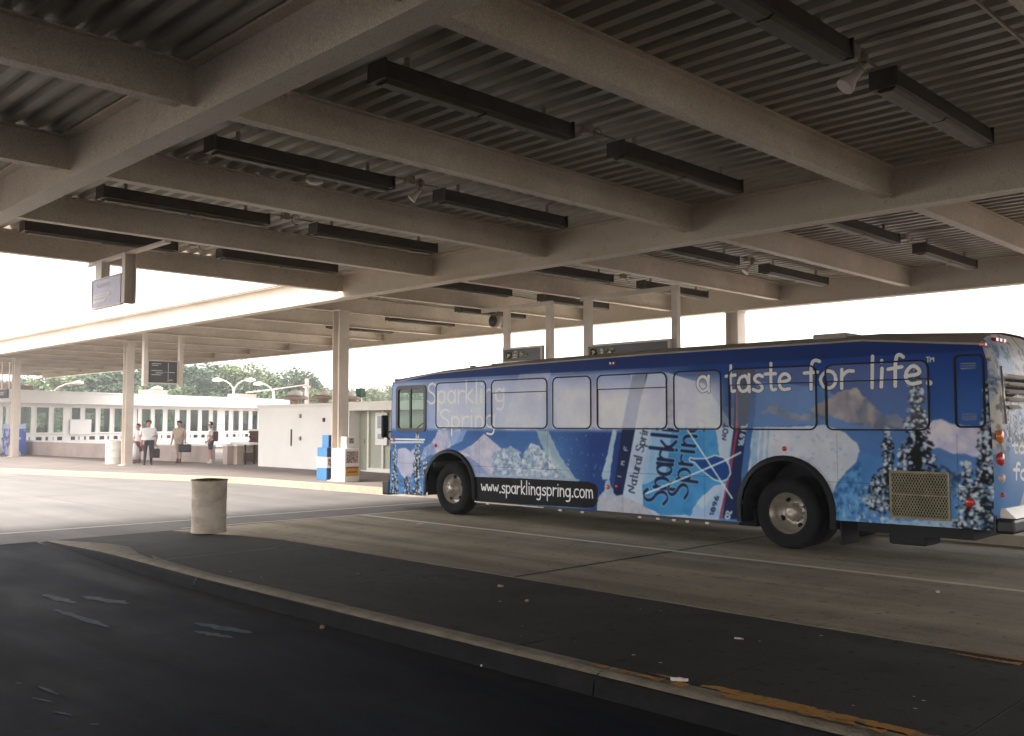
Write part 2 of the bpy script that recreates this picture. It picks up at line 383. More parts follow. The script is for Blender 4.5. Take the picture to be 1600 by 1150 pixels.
# painted lines
def line(name, pts, wd, z, m, wob=.004):
    b = MB(); n = 40
    for (p, q) in zip(pts[:-1], pts[1:]):
        p, q = Vector(p), Vector(q); L = (q-p).length; k = max(2, int(L/.25)); t = (q-p)/L; nn = Vector((-t.y, t.x))
        vs = []
        for i in range(k+1):
            c = p + (q-p)*i/k
            a = c + nn*(wd/2 + rnd.uniform(-wob, wob)); d = c - nn*(wd/2 + rnd.uniform(-wob, wob))
            vs += [(a.x, a.y, z), (d.x, d.y, z)]
        b.add(vs, [(2*i, 2*i+1, 2*i+3, 2*i+2) for i in range(k)])
    return tag(b.build(name, m), kind='structure')
line('lane_marking', [(-15.0, 10.82), (20, 10.82)], .12, .005, M['line'], .008)
line('crosswalk_marking', [(-16.5, 3.0), (-16.15, 14.6)], .1, .005, M['linew'])
line('crosswalk_marking', [(-15.15, 7.3), (-14.8, 14.6)], .1, .005, M['linew'])
line('tar_seam', [(-7.69, 7.2), (-7.67, 14.7)], .05, .0045, M['tar'], .01)

# ---------------------------------------------------------------- the canopy
GB, GT, PB = 4.80, 5.42, 4.97           # girder bottom and top, beam bottom
GY = [-13.4, -4.5, 4.4, 13.3, 22.3]  # first bay is unseen, added behind the camera to block light
PX = [-19.2 + 3.4*k for k in range(12)]
PXL = [-19.2 - 3.42*k for k in range(1, 15)]
canopy = empty('bus_canopy', (0,0,0), label='long cream steel canopy with corrugated metal deck over the bus lanes', cat='canopy')
def ibeam_x(x0, x1, y, z0, z1, fw, t=.025, wt=.02):
    b = MB(); b.box(x0, y-fw/2, z0, x1, y+fw/2, z0+t); b.box(x0, y-fw/2, z1-t, x1, y+fw/2, z1); b.box(x0, y-wt/2, z0+t, x1, y+wt/2, z1-t); return b
for i, y in enumerate(GY):
    x0 = -19.28 if i < 3 else -68
    b = ibeam_x(x0, 19, y, GB, GT, .3, .03)
    b.build('girder', M['steel'], canopy, bevel=0)
def beam_mesh(L):
    b = MB(); fw, t = .17, .022
    b.box(-fw/2, .17, PB, fw/2, L-.17, PB+t); b.box(-fw/2, .02, GT-t-.002, fw/2, L-.02, GT-.002); b.box(-.012, .02, PB+t, .012, L-.02, GT-t-.002)
    for y in (.08, L-.08):          # clip angles with bolts
        for sx in (-1, 1):
            b.box(sx*.012, y-.045, PB+.06, sx*.02, y+.045, GT-.08) if sx > 0 else b.box(-.02, y-.045, PB+.06, -.012, y+.045, GT-.08)
            for z in (PB+.1, PB+.19, PB+.28): b.lathe([(.017, 0), (.017, .014), (0, .014)], (sx*.02 if sx > 0 else -.034, y, z), 6, 'x')
    return b
bays = list(zip(GY[:-1], GY[1:]))
proto = {}
for bi, (y0, y1) in enumerate(bays):
    for px_ in PX + (PXL if bi == 3 else []):
        
        L = round(y1 - y0, 3)
        if L not in proto:
            o = beam_mesh(L).build('beam', M['steel'], canopy); proto[L] = o
        else:
            o = proto[L].copy(); C.objects.link(o); o.parent = canopy
        o.location = (px_, y0, 0)
# corrugated deck, one panel per bay
def deck_mesh(wd, L, pitch=.27):
    b = MB(); n = int(round(L / pitch)); p = L / n; pts = []
    for k in range(n):
        y = k*p; pts += [(y, GT+.002), (y+p*.40, GT+.002), (y+p*.52, GT+.078), (y+p*.88, GT+.078)]
    pts.append((L, GT+.002))
    vs = [(0, y, z) for y, z in pts] + [(wd, y, z) for y, z in pts]; m = len(pts)
    b.add(vs, [(i, i+1, m+i+1, m+i) for i in range(m-1)])
    b.box(0, 0, GT+.085, wd, L, GT+.12, 1)
    return b
dproto = {}
for bi, (y0, y1) in enumerate(bays):
    allx = sorted(PX + (PXL if bi == 3 else []))
    for a, b_ in zip(allx[:-1], allx[1:]):
        key = (round(b_-a, 2), round(y1-y0, 2))
        if key not in dproto:
            o = deck_mesh(b_-a-.006, y1-y0-.006).build('deck_panel', [M['deck'], M['roofing']], canopy); dproto[key] = o
        else:
            o = dproto[key].copy(); C.objects.link(o); o.parent = canopy
        o.location = (a+.003, y0+.003, 0)
# roof edge trim
for (x0, x1, y) in ((-68, 19, 22.44), (-68, -19.3, 13.16)):
    b = MB(); b.box(x0, y-.01, GT-.02, x1, y+.01, GT+.16); b.build('edge_trim', M['steel'], canopy)
b = MB(); b.box(-19.34, -13.4, GT-.02, -19.32, 13.1, GT+.16); b.build('edge_trim', M['steel'], canopy)
# columns: H sections with base plates
def column(x, y, z1, s=.42, zb=.15):
    b = MB(); t = .03
    b.box(x-s/2, y-s/2, zb, x-s/2+t, y+s/2, z1); b.box(x+s/2-t, y-s/2, zb, x+s/2, y+s/2, z1); b.box(x-s/2+t, y-.015, zb, x+s/2-t, y+.015, z1)
    b.box(x-s/2-.08, y-s/2-.08, zb-.02, x+s/2+.08, y+s/2+.08, zb+.025); b.box(x-s/2-.03, y-s/2-.03, z1-.03, x+s/2+.03, y+s/2+.03, z1-.001)
    for sx in (-1, 1):
        for sy in (-1, 1): b.lathe([(.022, 0), (.022, .03), (0, .03)], (x+sx*(s/2+.04), y+sy*(s/2-.02), zb+.025), 6)
    o = b.build('column', M['column'], canopy)
for x, y, s in ((-22.25, 15.35, .33), (-36.35, 15.25, .31), (-49.75, 15.35, .31), (-63.4, 15.3, .31), (-13.75, 22.3, .38)):
    if s > .2: column(x, y, PB if y < 20 else GB, s)

# ---------------------------------------------------------------- light fixtures under the deck
def fixture():
    r = empty('light_fixture', label='', cat='light fixture', group='brown strip lights under the canopy deck')
    b = MB(); L = 2.75
    b.prism([(-.135,.0),(.135,.0),(.11,.175),(-.11,.175)], 'y', -L/2, L/2); b.build('housing', M['fix'], r)
    c = MB(); c.prism([(-.1,-.004),(.1,-.004),(.06,-.035),(-.06,-.035)], 'y', -L/2+.06, -.02); c.build('lens', M['fixrefl'], r)
    c = MB(); c.prism([(-.1,-.004),(.1,-.004),(.06,-.035),(-.06,-.035)], 'y', .02, L/2-.06); c.build('lens', M['fixrefl'], r)
    for s_ in (-1, 1):
        e = MB(); e.box(-.142, s_*L/2-.012, -.01, .142, s_*L/2+.012, .185); e.build('end_cap', M['fix'], r)
        h = MB(); h.box(-.02, s_-.02, .17, .02, s_+.02, GT-5.1-.001); h.build('hanger', M['conduit'], r)
    return r
fx0 = fixture(); first = True
BAYNAME = {}
def bay_phrase(x, y):
    row = 'beyond the middle girder' if y > 13.3 else ('between the near and middle girders' if y > 4.4 else 'on the camera side of the near girder')
    return row
ORD = ['first','second','third','fourth','fifth','sixth','seventh','eighth','ninth']
fix_x = [-17.5, -14.1, -10.7, -7.3, -3.9]
lab_x = {-17.5: 'bay next to the open end', -14.1: 'second bay from the open end', -10.7: 'third bay from the open end', -7.3: 'fourth bay from the open end, over the middle', -3.9: 'fifth bay from the open end, with the big floodlight'}
for x in fix_x:
    for y, half in ((6.8, 'near'), (10.5, 'far'), (15.95, 'near'), (19.95, 'far')):
        if y > 14: y -= 0
        o = fx0 if first else dup(fx0); first = False
        o.location = (x, y, 5.1)
        row = 'middle girder' if y < 13 else 'far girder'
        side = 'half nearer the camera' if half == 'near' else ('half at the middle girder' if y < 13 else 'half at the outer edge')
        o['label'] = ('brown strip light, %s, %s row, %s' % (lab_x[x].split(',')[0], 'first' if y < 13 else 'outer', side))
for x, t in ((-20.9, 'just past the open end'), (-24.3, 'above the first column'), (-27.7, 'past the first column')):
    o = dup(fx0); o.location = (x, 19.95, 5.1); o['label'] = 'brown strip light in the outer row, ' + t
# junction boxes, conduit and floodlights in the gap between the paired fixtures
def junction(x, y, lamp, lab, tilt=(-.45, -.5, -.75), s=1.0):
    r = empty('floodlight' if lamp else 'junction_box', (x, y, 5.28), label=lab, cat='floodlight' if lamp else 'junction box', group='conduit boxes and floodlights between the strip lights')
    b = MB(); b.box(-.055, -.16, -.03, .055, -.04, .09); b.build('box', M['conduit'], r)
    b.build
    c = MB(); c.tube([(0,-.45,.03),(0,-.16,.03)], .014, 6); c.tube([(0,-.04,.03),(0,.2,.02),(0,.45,.03)], .014, 6)
    c.tube([(.0,-.1,.09),(.25,-.1,.12),(.8,-.02,.12)], .012, 6); c.build('conduit', M['conduit'], r)
    k = MB(); th = [i*math.pi/7 for i in range(13)]
    k.tube([(0.02, .1+.11*math.cos(t)*s, .0+.12*math.sin(t)*s) for t in th], .012, 6); k.build('cable_loop', M['conduit'], r)
    if lamp:
        d = Vector(tilt).normalized(); a = Vector((.02, .12, -.04)) ; 
        l_ = MB(); P = lambda t: a + d*t
        l_.tube([P(0), P(.05*s), P(.06*s), P(.17*s), P(.21*s), P(.3*s), P(.34*s)], [.03*s,.038*s,.048*s,.05*s,.06*s,.098*s,.1*s], 20); l_.build('lamp', M['lampw'], r)
        q = MB(); q.lathe([(.04, 0), (.05, .02), (.05, .07), (.03, .09)], (.02, .1, -.02), 12); q.build('swivel', M['conduit'], r)
    return r
junction(-3.95, 8.65, True, 'large white floodlight hanging between two strip lights at upper right', s=.9)
for x, n in ((-17.5, 'near the open end'), (-14.1, 'in the second bay'), (-10.7, 'in the third bay'), (-7.3, 'in the middle of the fourth bay')):
    junction(x, 8.65, x == -10.7, ('small lamp with conduit ' if x == -10.7 else 'conduit box with cable loop ') + n + ' of the first row', s=.7)
for x, n in ((-14.1, 'second bay'), (-10.7, 'third bay'), (-7.3, 'fourth bay'), (-3.9, 'fifth bay')):
    junction(x, 17.95, x in (-10.7,), ('small white floodlight ' if x == -10.7 else 'pale conduit box ') + 'in the outer row, ' + n, s=.8)
lp = empty('disc_lamp', (-11.35, 7.35, 5.16), label='small pale round lamp beside the strip light of the third bay', cat='lamp')
b = MB(); b.lathe([(0, 0), (.08, .0), (.12, .03), (.12, .06), (.05, .1), (0, .1)], n=20); b.build('lamp_shade', M['lampw'], lp)
b = MB(); b.tube([(0,0,.1),(0,0,.25)], .012, 6); b.build('stem', M['conduit'], lp)
# the speaker drum hanging at the outer beam
sp = empty('hanging_floodlight', at_y(775, 502, 19.5), label='round dark floodlight hanging left of the small bus sign posts', cat='floodlight')
b = MB(); b.lathe([(0, -.12), (.2, -.12), (.22, -.08), (.2, .06), (.12, .14), (0, .14)], n=24, axis='y'); b.build('lamp', M['conduit'], sp)
b = MB(); b.lathe([(0, -.125), (.17, -.125), (.17, -.122)], n=24, axis='y'); b.build('lens', M['black'], sp)
b = MB(); b.tube([(0,0,.2),(0,0,PB-sp.location.z+.4)], .02, 6); b.tube([(-.2,0,0),(-.2,0,.22),(.2,0,.22),(.2,0,0)], .015, 6); b.build('bracket', M['conduit'], sp)
# conduit run in the bay over the camera
cr = MB(); cr.tube([(-2.75,4.6,5.36),(-2.75,7.0,5.36),(-2.78,7.6,5.3),(-2.75,8.2,5.36),(-2.75,13.0,5.36)], .018, 8); cr.box(-2.95,7.4,5.27,-2.6,7.55,5.4)
tag(cr.build('electrical_conduit', M['conduit']), 'thin electrical conduit with a box along the deck at the top right corner', 'conduit')

# ---------------------------------------------------------------- stroke lettering
def arc(cx, cy, rx, ry, a0, a1, n=14):
    return [(cx + rx*math.cos(R(a0+(a1-a0)*i/n)), cy + ry*math.sin(R(a0+(a1-a0)*i/n))) for i in range(n+1)]
G = {
 'a': (.95, [arc(.36,.5,.34,.48,0,360), [(.72,1.02),(.7,.5),(.74,0)]]),
 't': (.8, [[(.3,1.62),(.3,.2),(.42,.02),(.6,.08)], [(0,1.0),(.64,1.03)]]),
 's': (.82, [[(.62,.86),(.38,1.02),(.1,.84),(.16,.6),(.5,.46),(.64,.22),(.4,-.02),(.04,.12)]]),
 'e': (.92, [[(.04,.5),(.68,.55),(.6,.88),(.34,1.02),(.06,.76),(.02,.38),(.22,.02),(.66,.1)]]),
 'f': (.75, [[(.7,1.55),(.5,1.7),(.3,1.5),(.3,0)], [(0,.95),(.62,.98)]]),
 'o': (.92, [arc(.36,.5,.35,.5,0,360)]),
 'r': (.72, [[(.06,1.02),(.06,0)], [(.06,.62),(.28,.98),(.6,.92)]]),
 'l': (.42, [[(.12,1.7),(.12,0)]]), 'i': (.42, [[(.12,1.0),(.12,0)], [(.12,1.38),(.125,1.42)]]),
 'I': (.5, [[(.2,1.5),(.2,0)]]),
 '.': (.42, [[(.1,.02),(.2,.0),(.22,.12),(.12,.13),(.1,.02)]]), ' ': (.55, []),
 'w': (1.1, [[(0,1),(.22,0),(.46,.9),(.7,0),(.92,1)]]),
 'p': (.95, [[(.04,1.02),(.04,-.6)], arc(.38,.5,.34,.48,0,360)]),
 'k': (.85, [[(.06,1.7),(.06,0)], [(.6,1.0),(.08,.45),(.64,0)]]),
 'n': (.9, [[(.06,1.02),(.06,0)], [(.06,.66),(.3,1.0),(.56,.9),(.64,.6),(.64,0)]]),
 'g': (.95, [arc(.36,.5,.34,.48,0,360), [(.72,1.02),(.72,-.3),(.5,-.6),(.12,-.5)]]),
 'c': (.85, [arc(.4,.5,.38,.5,48,312)]),
 'm': (1.25, [[(.06,1.02),(.06,0)], [(.06,.7),(.26,1.0),(.46,.9),(.52,.6),(.52,0)], [(.52,.66),(.74,1.0),(.94,.9),(1.0,.6),(1.0,0)]]),
 'u': (.9, [[(.06,1),(.06,.35),(.2,.02),(.46,.04),(.66,.35)], [(.68,1),(.68,0)]]),
 'S': (1.05, [[(.86,1.42),(.6,1.66),(.24,1.56),(.1,1.25),(.26,.96),(.64,.78),(.86,.46),(.74,.1),(.4,-.04),(.02,.2)]]),
 'N': (1.25, [[(.06,0),(.06,1.6),(.9,0),(.9,1.6)]]), 'O': (1.2, [arc(.5,.8,.48,.8,0,360)]), 'Z': (1.1, [[(.05,1.6),(.85,1.6),(.05,0),(.85,0)]]),
 '1': (.6, [[(.1,1.3),(.3,1.6),(.3,0)]]), '8': (.95, [arc(.38,1.2,.3,.4,0,360), arc(.38,.4,.36,.4,0,360)]),
 '9': (.95, [arc(.38,1.15,.32,.42,0,360), [(.7,1.2),(.62,.4),(.35,0)]]), '6': (.95, [arc(.38,.42,.34,.42,0,360), [(.06,.5),(.2,1.2),(.52,1.6)]]),
 'F': (.9, [[(.08,0),(.08,1.6),(.75,1.6)], [(.08,.85),(.6,.85)]]), 'L': (.85, [[(.08,1.6),(.08,0),(.7,0)]]),
 'T': (1.0, [[(0,1.6),(.85,1.6)], [(.42,1.6),(.42,0)]]), 'M': (1.3, [[(.05,0),(.1,1.6),(.52,.5),(.95,1.6),(1.0,0)]]),
 'B': (1.0, [[(.08,0),(.08,1.6),(.5,1.6),(.68,1.3),(.5,.88),(.08,.85)], [(.5,.88),(.8,.6),(.72,.15),(.45,0),(.08,0)]]),
 'K': (1.0, [[(.08,1.6),(.08,0)], [(.78,1.6),(.1,.75),(.82,0)]]), 'R': (1.0, [[(.08,0),(.08,1.6),(.55,1.6),(.72,1.25),(.55,.85),(.08,.85)], [(.4,.85),(.78,0)]]),
 'd': (.95, [arc(.36,.5,.34,.48,0,360), [(.72,1.7),(.72,0)]]), 'b': (.95, [[(.04,1.7),(.04,0)], arc(.38,.5,.34,.48,0,360)]),
 'h': (.9, [[(.06,1.7),(.06,0)], [(.06,.66),(.3,1.0),(.56,.9),(.64,.6),(.64,0)]]), 'y': (.85, [[(0,1),(.32,0)], [(.64,1),(.2,-.6)]]),
 '&': (1.1, [[(.9,0),(.2,1.2),(.3,1.6),(.55,1.5),(.5,1.15),(.1,.6),(.1,.15),(.4,0),(.85,.6)]]),
}
def text_strokes(txt, P0, P1, UP):
    """strokes in 2-D: P0 baseline start, P1 baseline end, UP vector of one x-height"""
    adv = sum(G[c][0] for c in txt) - .2; ex = ((P1[0]-P0[0])/adv, (P1[1]-P0[1])/adv); out = []; x = 0
    for c in txt:
        for st in G[c][1]: out.append([(P0[0] + ex[0]*(x+u) + UP[0]*v, P0[1] + ex[1]*(x+u) + UP[1]*v) for u, v in st])
        x += G[c][0]
    return out
def stroke_mesh(strokes, wd, to3, mi=0, mb=None):
    mb = mb or MB()
    for st in strokes:
        for a, b in zip(st[:-1], st[1:]):
            a, b = Vector(a), Vector(b); d = b-a
            if d.length < 1e-6: d = Vector((1e-3, 0))
            d.normalize(); n = Vector((-d.y, d.x))*wd/2; a = a-d*wd*.35; b = b+d*wd*.35
            q = [a-n, b-n, b+n, a+n]; mb.add([to3(p.x, p.y) for p in q], [(0,1,2,3)], mi)
    return mb

# ---------------------------------------------------------------- the printed wrap of the bus, painted into an image in memory
BY = 12.05; BX0, BX1 = -15.72, -3.86; BZ0, BZ1 = .22, 2.96; PPM = 260
class Canvas:
    def __init__(s, u0, u1, v0, v1, ppm, mapf):
        s.u0, s.v0, s.p, s.map = u0, v0, ppm, mapf
        s.w, s.h = int((u1-u0)*ppm), int((v1-v0)*ppm); s.a = np.zeros((s.h, s.w, 3), np.float32); s.u1, s.v1 = u1, v1
        s.rs = np.random.RandomState(5)
    def P(s, pts): return np.array([((q[0]-s.u0)*s.p, (q[1]-s.v0)*s.p) for q in (s.map(*p) for p in pts)])
    def noise(s, scale, seed=0, octs=4, gx=1.0):
        r = np.random.RandomState(seed); out = np.zeros((s.h, s.w), np.float32); amp = 1; tot = 0
        for o in range(octs):
            n = max(2, int(s.h/s.p*scale*2**o)); m = max(2, int(s.w/s.p*scale*2**o*gx)); gr = r.rand(n+2, m+2).astype(np.float32)
            yy = np.linspace(0, n, s.h, endpoint=False); xx = np.linspace(0, m, s.w, endpoint=False)
            yi = yy.astype(int); xi = xx.astype(int); fy = (yy-yi)[:, None]; fx = (xx-xi)[None]; fy = fy*fy*(3-2*fy); fx = fx*fx*(3-2*fx)
            a = gr[yi][:, xi]; b = gr[yi][:, xi+1]; c = gr[yi+1][:, xi]; d = gr[yi+1][:, xi+1]
            out += amp*((a*(1-fx)+b*fx)*(1-fy) + (c*(1-fx)+d*fx)*fy); tot += amp; amp *= .55
        return out/tot
    def mask(s, q):
        x0, y0 = np.floor(q.min(0)).astype(int)-1; x1, y1 = np.ceil(q.max(0)).astype(int)+2
        x0, y0 = max(x0, 0), max(y0, 0); x1, y1 = min(x1, s.w), min(y1, s.h)
        if x1 <= x0 or y1 <= y0: return None
        Y, X = np.mgrid[y0:y1, x0:x1]; m = np.zeros(X.shape, bool); n = len(q)
        for i in range(n):
            xa, ya = q[i]; xb, yb = q[(i+1) % n]
            if ya == yb: continue
            c = ((ya > Y) != (yb > Y)) & (X < (xb-xa)*(Y-ya)/(yb-ya)+xa); m ^= c
        return (slice(y0, y1), slice(x0, x1)), m
    def poly(s, pts, col, alpha=1.0, rough=None, col2=None, warp=0, raw=False):
        q = pts if raw else s.P(pts)
        if warp:
            q2 = []
            for i in range(len(q)):
                a, b = q[i], q[(i+1) % len(q)]; L = np.hypot(*(b-a)); k = max(1, int(L/7))
                d = (b-a)/max(L, 1e-6); nn = np.array([-d[1], d[0]]); off = 0
                for j in range(k):
                    off = off*.75 + s.rs.randn()*warp*.6
                    q2.append(a + (b-a)*j/k + nn*off*(1 if 0 < j else 0))
            q = np.array(q2)
        r = s.mask(q)
        if r is None: return
        sl, m = r; c = np.array(srgb(col), np.float32); m = m.astype(np.float32)[..., None]*alpha
        if rough is not None:
            n = rough[sl][..., None]; c2 = np.array(srgb(col2), np.float32); c = c*(1-n) + c2*n
        s.a[sl] = s.a[sl]*(1-m) + c*m
    def stroke(s, strokes, wd, col, alpha=1.0, pen=None, raw=False):
        c = np.array(srgb(col), np.float32)
        for st in strokes:
            q = np.array(st) if raw else s.P(st)
            for a, b in zip(q[:-1], q[1:]):
                d = b-a; L = np.hypot(*d)
                ww = wd
                if pen is not None and L > 1e-6:
                    ang = math.atan2(d[1], d[0]); ww = wd*(.32+.68*abs(math.sin(ang-pen)))
                h = ww/2+1; x0, y0 = (np.minimum(a, b)-h).astype(int); x1, y1 = (np.maximum(a, b)+h+1).astype(int)
                x0, y0 = max(x0, 0), max(y0, 0); x1, y1 = min(x1, s.w), min(y1, s.h)
                if x1 <= x0 or y1 <= y0: continue
                Y, X = np.mgrid[y0:y1, x0:x1]; t = ((X-a[0])*d[0]+(Y-a[1])*d[1])/max(L*L, 1e-6); t = np.clip(t, 0, 1)
                D = np.hypot(X-a[0]-t*d[0], Y-a[1]-t*d[1]); m = (np.clip(ww/2-D+.5, 0, 1)*alpha)[..., None]
                s.a[y0:y1, x0:x1] = s.a[y0:y1, x0:x1]*(1-m) + c*m
    def text(s, txt, p0, p1, up, wd, col, alpha=1.0, pen=None, jit=0, outline=None):
        a, b = s.P([p0])[0], s.P([p1])[0]; u = s.P([(p0[0]+up[0], p0[1]+up[1])])[0]-a
        st = text_strokes(txt, a, b, u)
        if jit: st = [[(x+s.rs.randn()*jit, y+s.rs.randn()*jit) for x, y in q] for q in st]
        # ease every stroke into a curve
        st2 = []
        for q in st:
            if 3 <= len(q) < 12:
                for _ in range(2):
                    n = [q[0]]
                    for (x0, y0), (x1, y1) in zip(q[:-1], q[1:]): n += [(x0*.75+x1*.25, y0*.75+y1*.25), (x0*.25+x1*.75, y0*.25+y1*.75)]
                    q = n + [q[-1]]
            st2.append(q)
        if outline: s.stroke(st2, wd+outline[0], outline[1], alpha, pen, True)
        s.stroke(st2, wd, col, alpha, pen, True)
    def conifer(s, px, ytop, ybot, wpx, dark=(22,26,34), seed=0, snow=.45):
        r = np.random.RandomState(seed); T, B = s.P([(px, ytop)])[0], s.P([(px, ybot)])[0]; W = abs(s.P([(px+wpx/2, ybot)])[0][0]-B[0])
        H = T[1]-B[1]; n = int(H/7)
        s.stroke([[tuple(B), tuple(T)]], max(4, W*.14), dark, 1, None, True)
        for i in range(n):
            f = i/n; y = T[1]-H*f; wd = W*(.1+.9*f**.85)*r.choice([r.uniform(.25, .7), r.uniform(.7, 1.25)])
            for sg in (-1, 1):
                x1 = T[0]+sg*wd; yy = y-wd*.28-r.rand()*6
                for k in range(3):
                    o = r.randn(2)*3
                    s.stroke([[(T[0]+o[0], y+o[1]), ((T[0]+x1)/2, (y+yy)/2+r.rand()*5), (x1+o[0], yy+o[1])]], 4+W*.06*r.rand()*2, dark, .95, None, True)
                for _q in range(1 + (r.rand() < .6)):
                    t = r.uniform(.3, .95); a = (T[0]+(x1-T[0])*t+r.randn()*4, y+(yy-y)*t+3+r.randn()*4); s.stroke([[a, (a[0]+sg*wd*.2*r.rand(), a[1]+r.randn()*3)]], 3+r.rand()*11, (198,200,216) if r.rand() < .6 else (130,140,180), .9, None, True)
    def image(s, name, gain=1.0, floor=0.0):
        a = np.clip(s.a*gain+floor, 0, .92); srgbv = np.where(a <= .0031308, a*12.92, 1.055*np.power(np.maximum(a, 1e-6), 1/2.4)-.055)
        im = bpy.data.images.new(name, s.w, s.h); buf = np.ones((s.h, s.w, 4), np.float32); buf[..., :3] = srgbv
        im.pixels.foreach_set(buf.ravel()); im.update(); im.pack(); return im
def side_map(px, py):
    p = at_y(px, py, BY); return (p[0], p[2])
cv = Canvas(BX0, BX1, BZ0, BZ1, PPM, side_map)
n1_, n2_, n3_ = cv.noise(1.2, 1, 5), cv.noise(5, 2, 4), cv.noise(14, 3, 3)
rg_ = np.clip(1-np.abs(2*cv.noise(3.2, 8, 6)-1)*2.6, 0, 1)*.75+.25*cv.noise(22, 9, 2); sc_ = np.clip((cv.noise(2.4, 14, 6, 1.6)-.44)*7, 0, 1)
Z = np.linspace(BZ0, BZ1, cv.h)[:, None]; X = np.linspace(BX0, BX1, cv.w)[None]
def lerp(a, b, t): return a*(1-t)+b*t
def C3(c): return np.array(srgb(c), np.float32)
t = np.clip((Z-.4)/2.2, 0, 1)[..., None]
cv.a[:] = lerp(C3((104,134,196)), C3((38,74,150)), np.broadcast_to(t, cv.a.shape))
# deep blue of the bottled water in the middle, paler wash over the forward windows
m = (np.clip((X+10.9)/.7, 0, 1)*np.clip((-9.0-X)/.4, 0, 1)*np.clip((1.72-Z)/.1, 0, 1))[..., None]; cv.a[:] = lerp(cv.a, C3((34,66,140)), m*.9)
m = (np.clip((-8.2-X)/1.6, 0, 1)*np.clip((Z-1.6)/.08, 0, 1)*np.clip((2.66-Z)/.1, 0, 1))[..., None]; cv.a[:] = lerp(cv.a, C3((176,176,212)), m*.85)
cv.a *= (.93+.14*n1_)[..., None]
# forward section
W_ = (203,196,212)
cv.poly([(622,702),(634,700),(642,706),(650,698),(656,704),(656,735),(644,740),(636,750),(627,742),(620,728)], W_, 1, n2_, (170,165,200), warp=2)
cv.poly([(656,722),(662,700),(672,694),(680,684),(684,672),(702,671),(720,672),(714,690),(700,700),(686,708),(670,712)], (204,192,208), 1, np.clip(rg_*.5+sc_*.5, 0, 1), (140,146,196), warp=2.5)
cv.poly([(700,676),(730,672),(722,690),(705,697)], (150,160,208), .8, warp=2)
# the pale peak behind the ice cubes
cv.poly([(714,706),(736,697),(757,678),(770,690),(786,703),(800,712),(812,745),(738,744),(728,722)], (204,194,208), 1, np.clip(rg_*.6+sc_*.3, 0, 1), (150,150,192), warp=2)
cv.poly([(712,716),(728,712),(748,724),(765,744),(738,744),(720,735)], (128,134,184), .9, n2_, (160,160,200), warp=2)
cv.poly([(757,679),(766,700),(776,720),(790,735),(800,712),(780,698)], (176,172,200), .6, n2_, (205,200,215), warp=2)
cv.poly([(700,714),(722,706),(735,712),(720,716)], (200,198,216), .9)
def ice(pts, seed):
    cv.poly(pts, (150,160,194), 1, np.clip((n3_-.38)*3.2, 0, 1), (206,206,216), warp=3)
    r = np.random.RandomState(seed); xs_ = [p[0] for p in pts]; ys_ = [p[1] for p in pts]
    for k in range(60):
        c_ = (r.uniform(min(xs_)+3, max(xs_)-3), r.uniform(min(ys_)+3, max(ys_)-3)); an = r.uniform(0, 1.5); sz = r.uniform(1.2, 5)
        cv.poly([(c_[0]+sz*r.uniform(.5, 1)*math.cos(an+q*math.pi/2), c_[1]+sz*r.uniform(.5, 1)*math.sin(an+q*math.pi/2)) for q in range(4)], [(222,218,224),(110,130,176),(176,182,205),(86,110,162),(200,198,210)][r.randint(5)], r.uniform(.25, .6))
    for k in range(24):
        a = (r.uniform(min(xs_)+3, max(xs_)-3), r.uniform(min(ys_)+3, max(ys_)-3)); b = (a[0]+r.randn()*4, a[1]+r.randn()*4)
        cv.stroke([[a, ((a[0]+b[0])/2+r.randn(), (a[1]+b[1])/2+r.randn()), b]], r.uniform(2, 7), [(226,224,230),(112,132,180),(176,182,205),(90,110,160)][r.randint(4)], .42)
ice([(772,712),(782,703),(800,698),(808,702),(814,718),(812,738),(800,745),(774,744),(768,730)], 1)
ice([(818,708),(828,694),(840,696),(846,704),(858,700),(862,716),(856,728),(842,742),(818,740),(814,724)], 2)
ice([(812,732),(830,722),(850,728),(860,716),(872,724),(884,738),(894,748),(812,746)], 3)
# silver bottle neck across the windows and its light edge running down
cv.poly([(812,584),(860,578),(850,620),(838,672),(786,672),(800,620)], (196,190,212), .75, n2_, (170,168,204), warp=2)
cv.poly([(836,672),(856,673),(868,700),(882,724),(900,748),(886,748),(866,728),(852,706)], (150,164,190), .8, n2_, (196,200,210), warp=3)
r_ = np.random.RandomState(9)
for k in range(40):
    a = (r_.uniform(862,958), r_.uniform(676,748)); cv.stroke([[a, (a[0]+r_.randn()*1.2, a[1]+r_.uniform(0, 4))]], r_.uniform(2, 6), (120,150,200), .55)
# snow at the foot, under the sill line
cv.poly([(738,738),(760,741),(815,744),(905,749),(905,756),(738,748)], (180,184,206), .9, n3_, (150,158,192), warp=2)
cv.poly([(936,776),(950,758),(962,770),(985,762),(1004,775),(1030,800),(1030,812),(932,806)], (200,190,196), 1, n3_, (150,158,186), warp=3)
# bottle label
cv.poly([(958,668),(964,668),(952,748),(942,750),(940,744)], (186,190,206), 1, n3_, (150,165,200), warp=2)
cv.poly([(952,748),(946,752),(944,772),(956,774)], (176,182,204), 1, n3_, (140,155,190), warp=2)
cv.poly([(986,585),(1040,582),(1100,600),(1128,640),(1146,668),(1126,812),(1028,812),(1006,790),(975,776),(972,774)], (172,180,216), 1, n1_, (190,192,216))
cv.poly([(990,586),(1012,584),(993,668),(973,773),(963,775),(958,770),(972,668)], (24,42,98), 1)
cv.poly([(988,586),(1010,584),(1000,628),(992,668),(972,668)], (142,144,178), .9)
for k, c in enumerate('iMp'):
    p = (965.5+k*5.2, 746-k*22); cv.text({'i':'I','M':'M','p':'F'}[c], (p[0]+4, p[1]+3), (p[0]+5, p[1]-3), (-3.6, -.6), 4, (170,180,212))
B_ = (66,128,196)
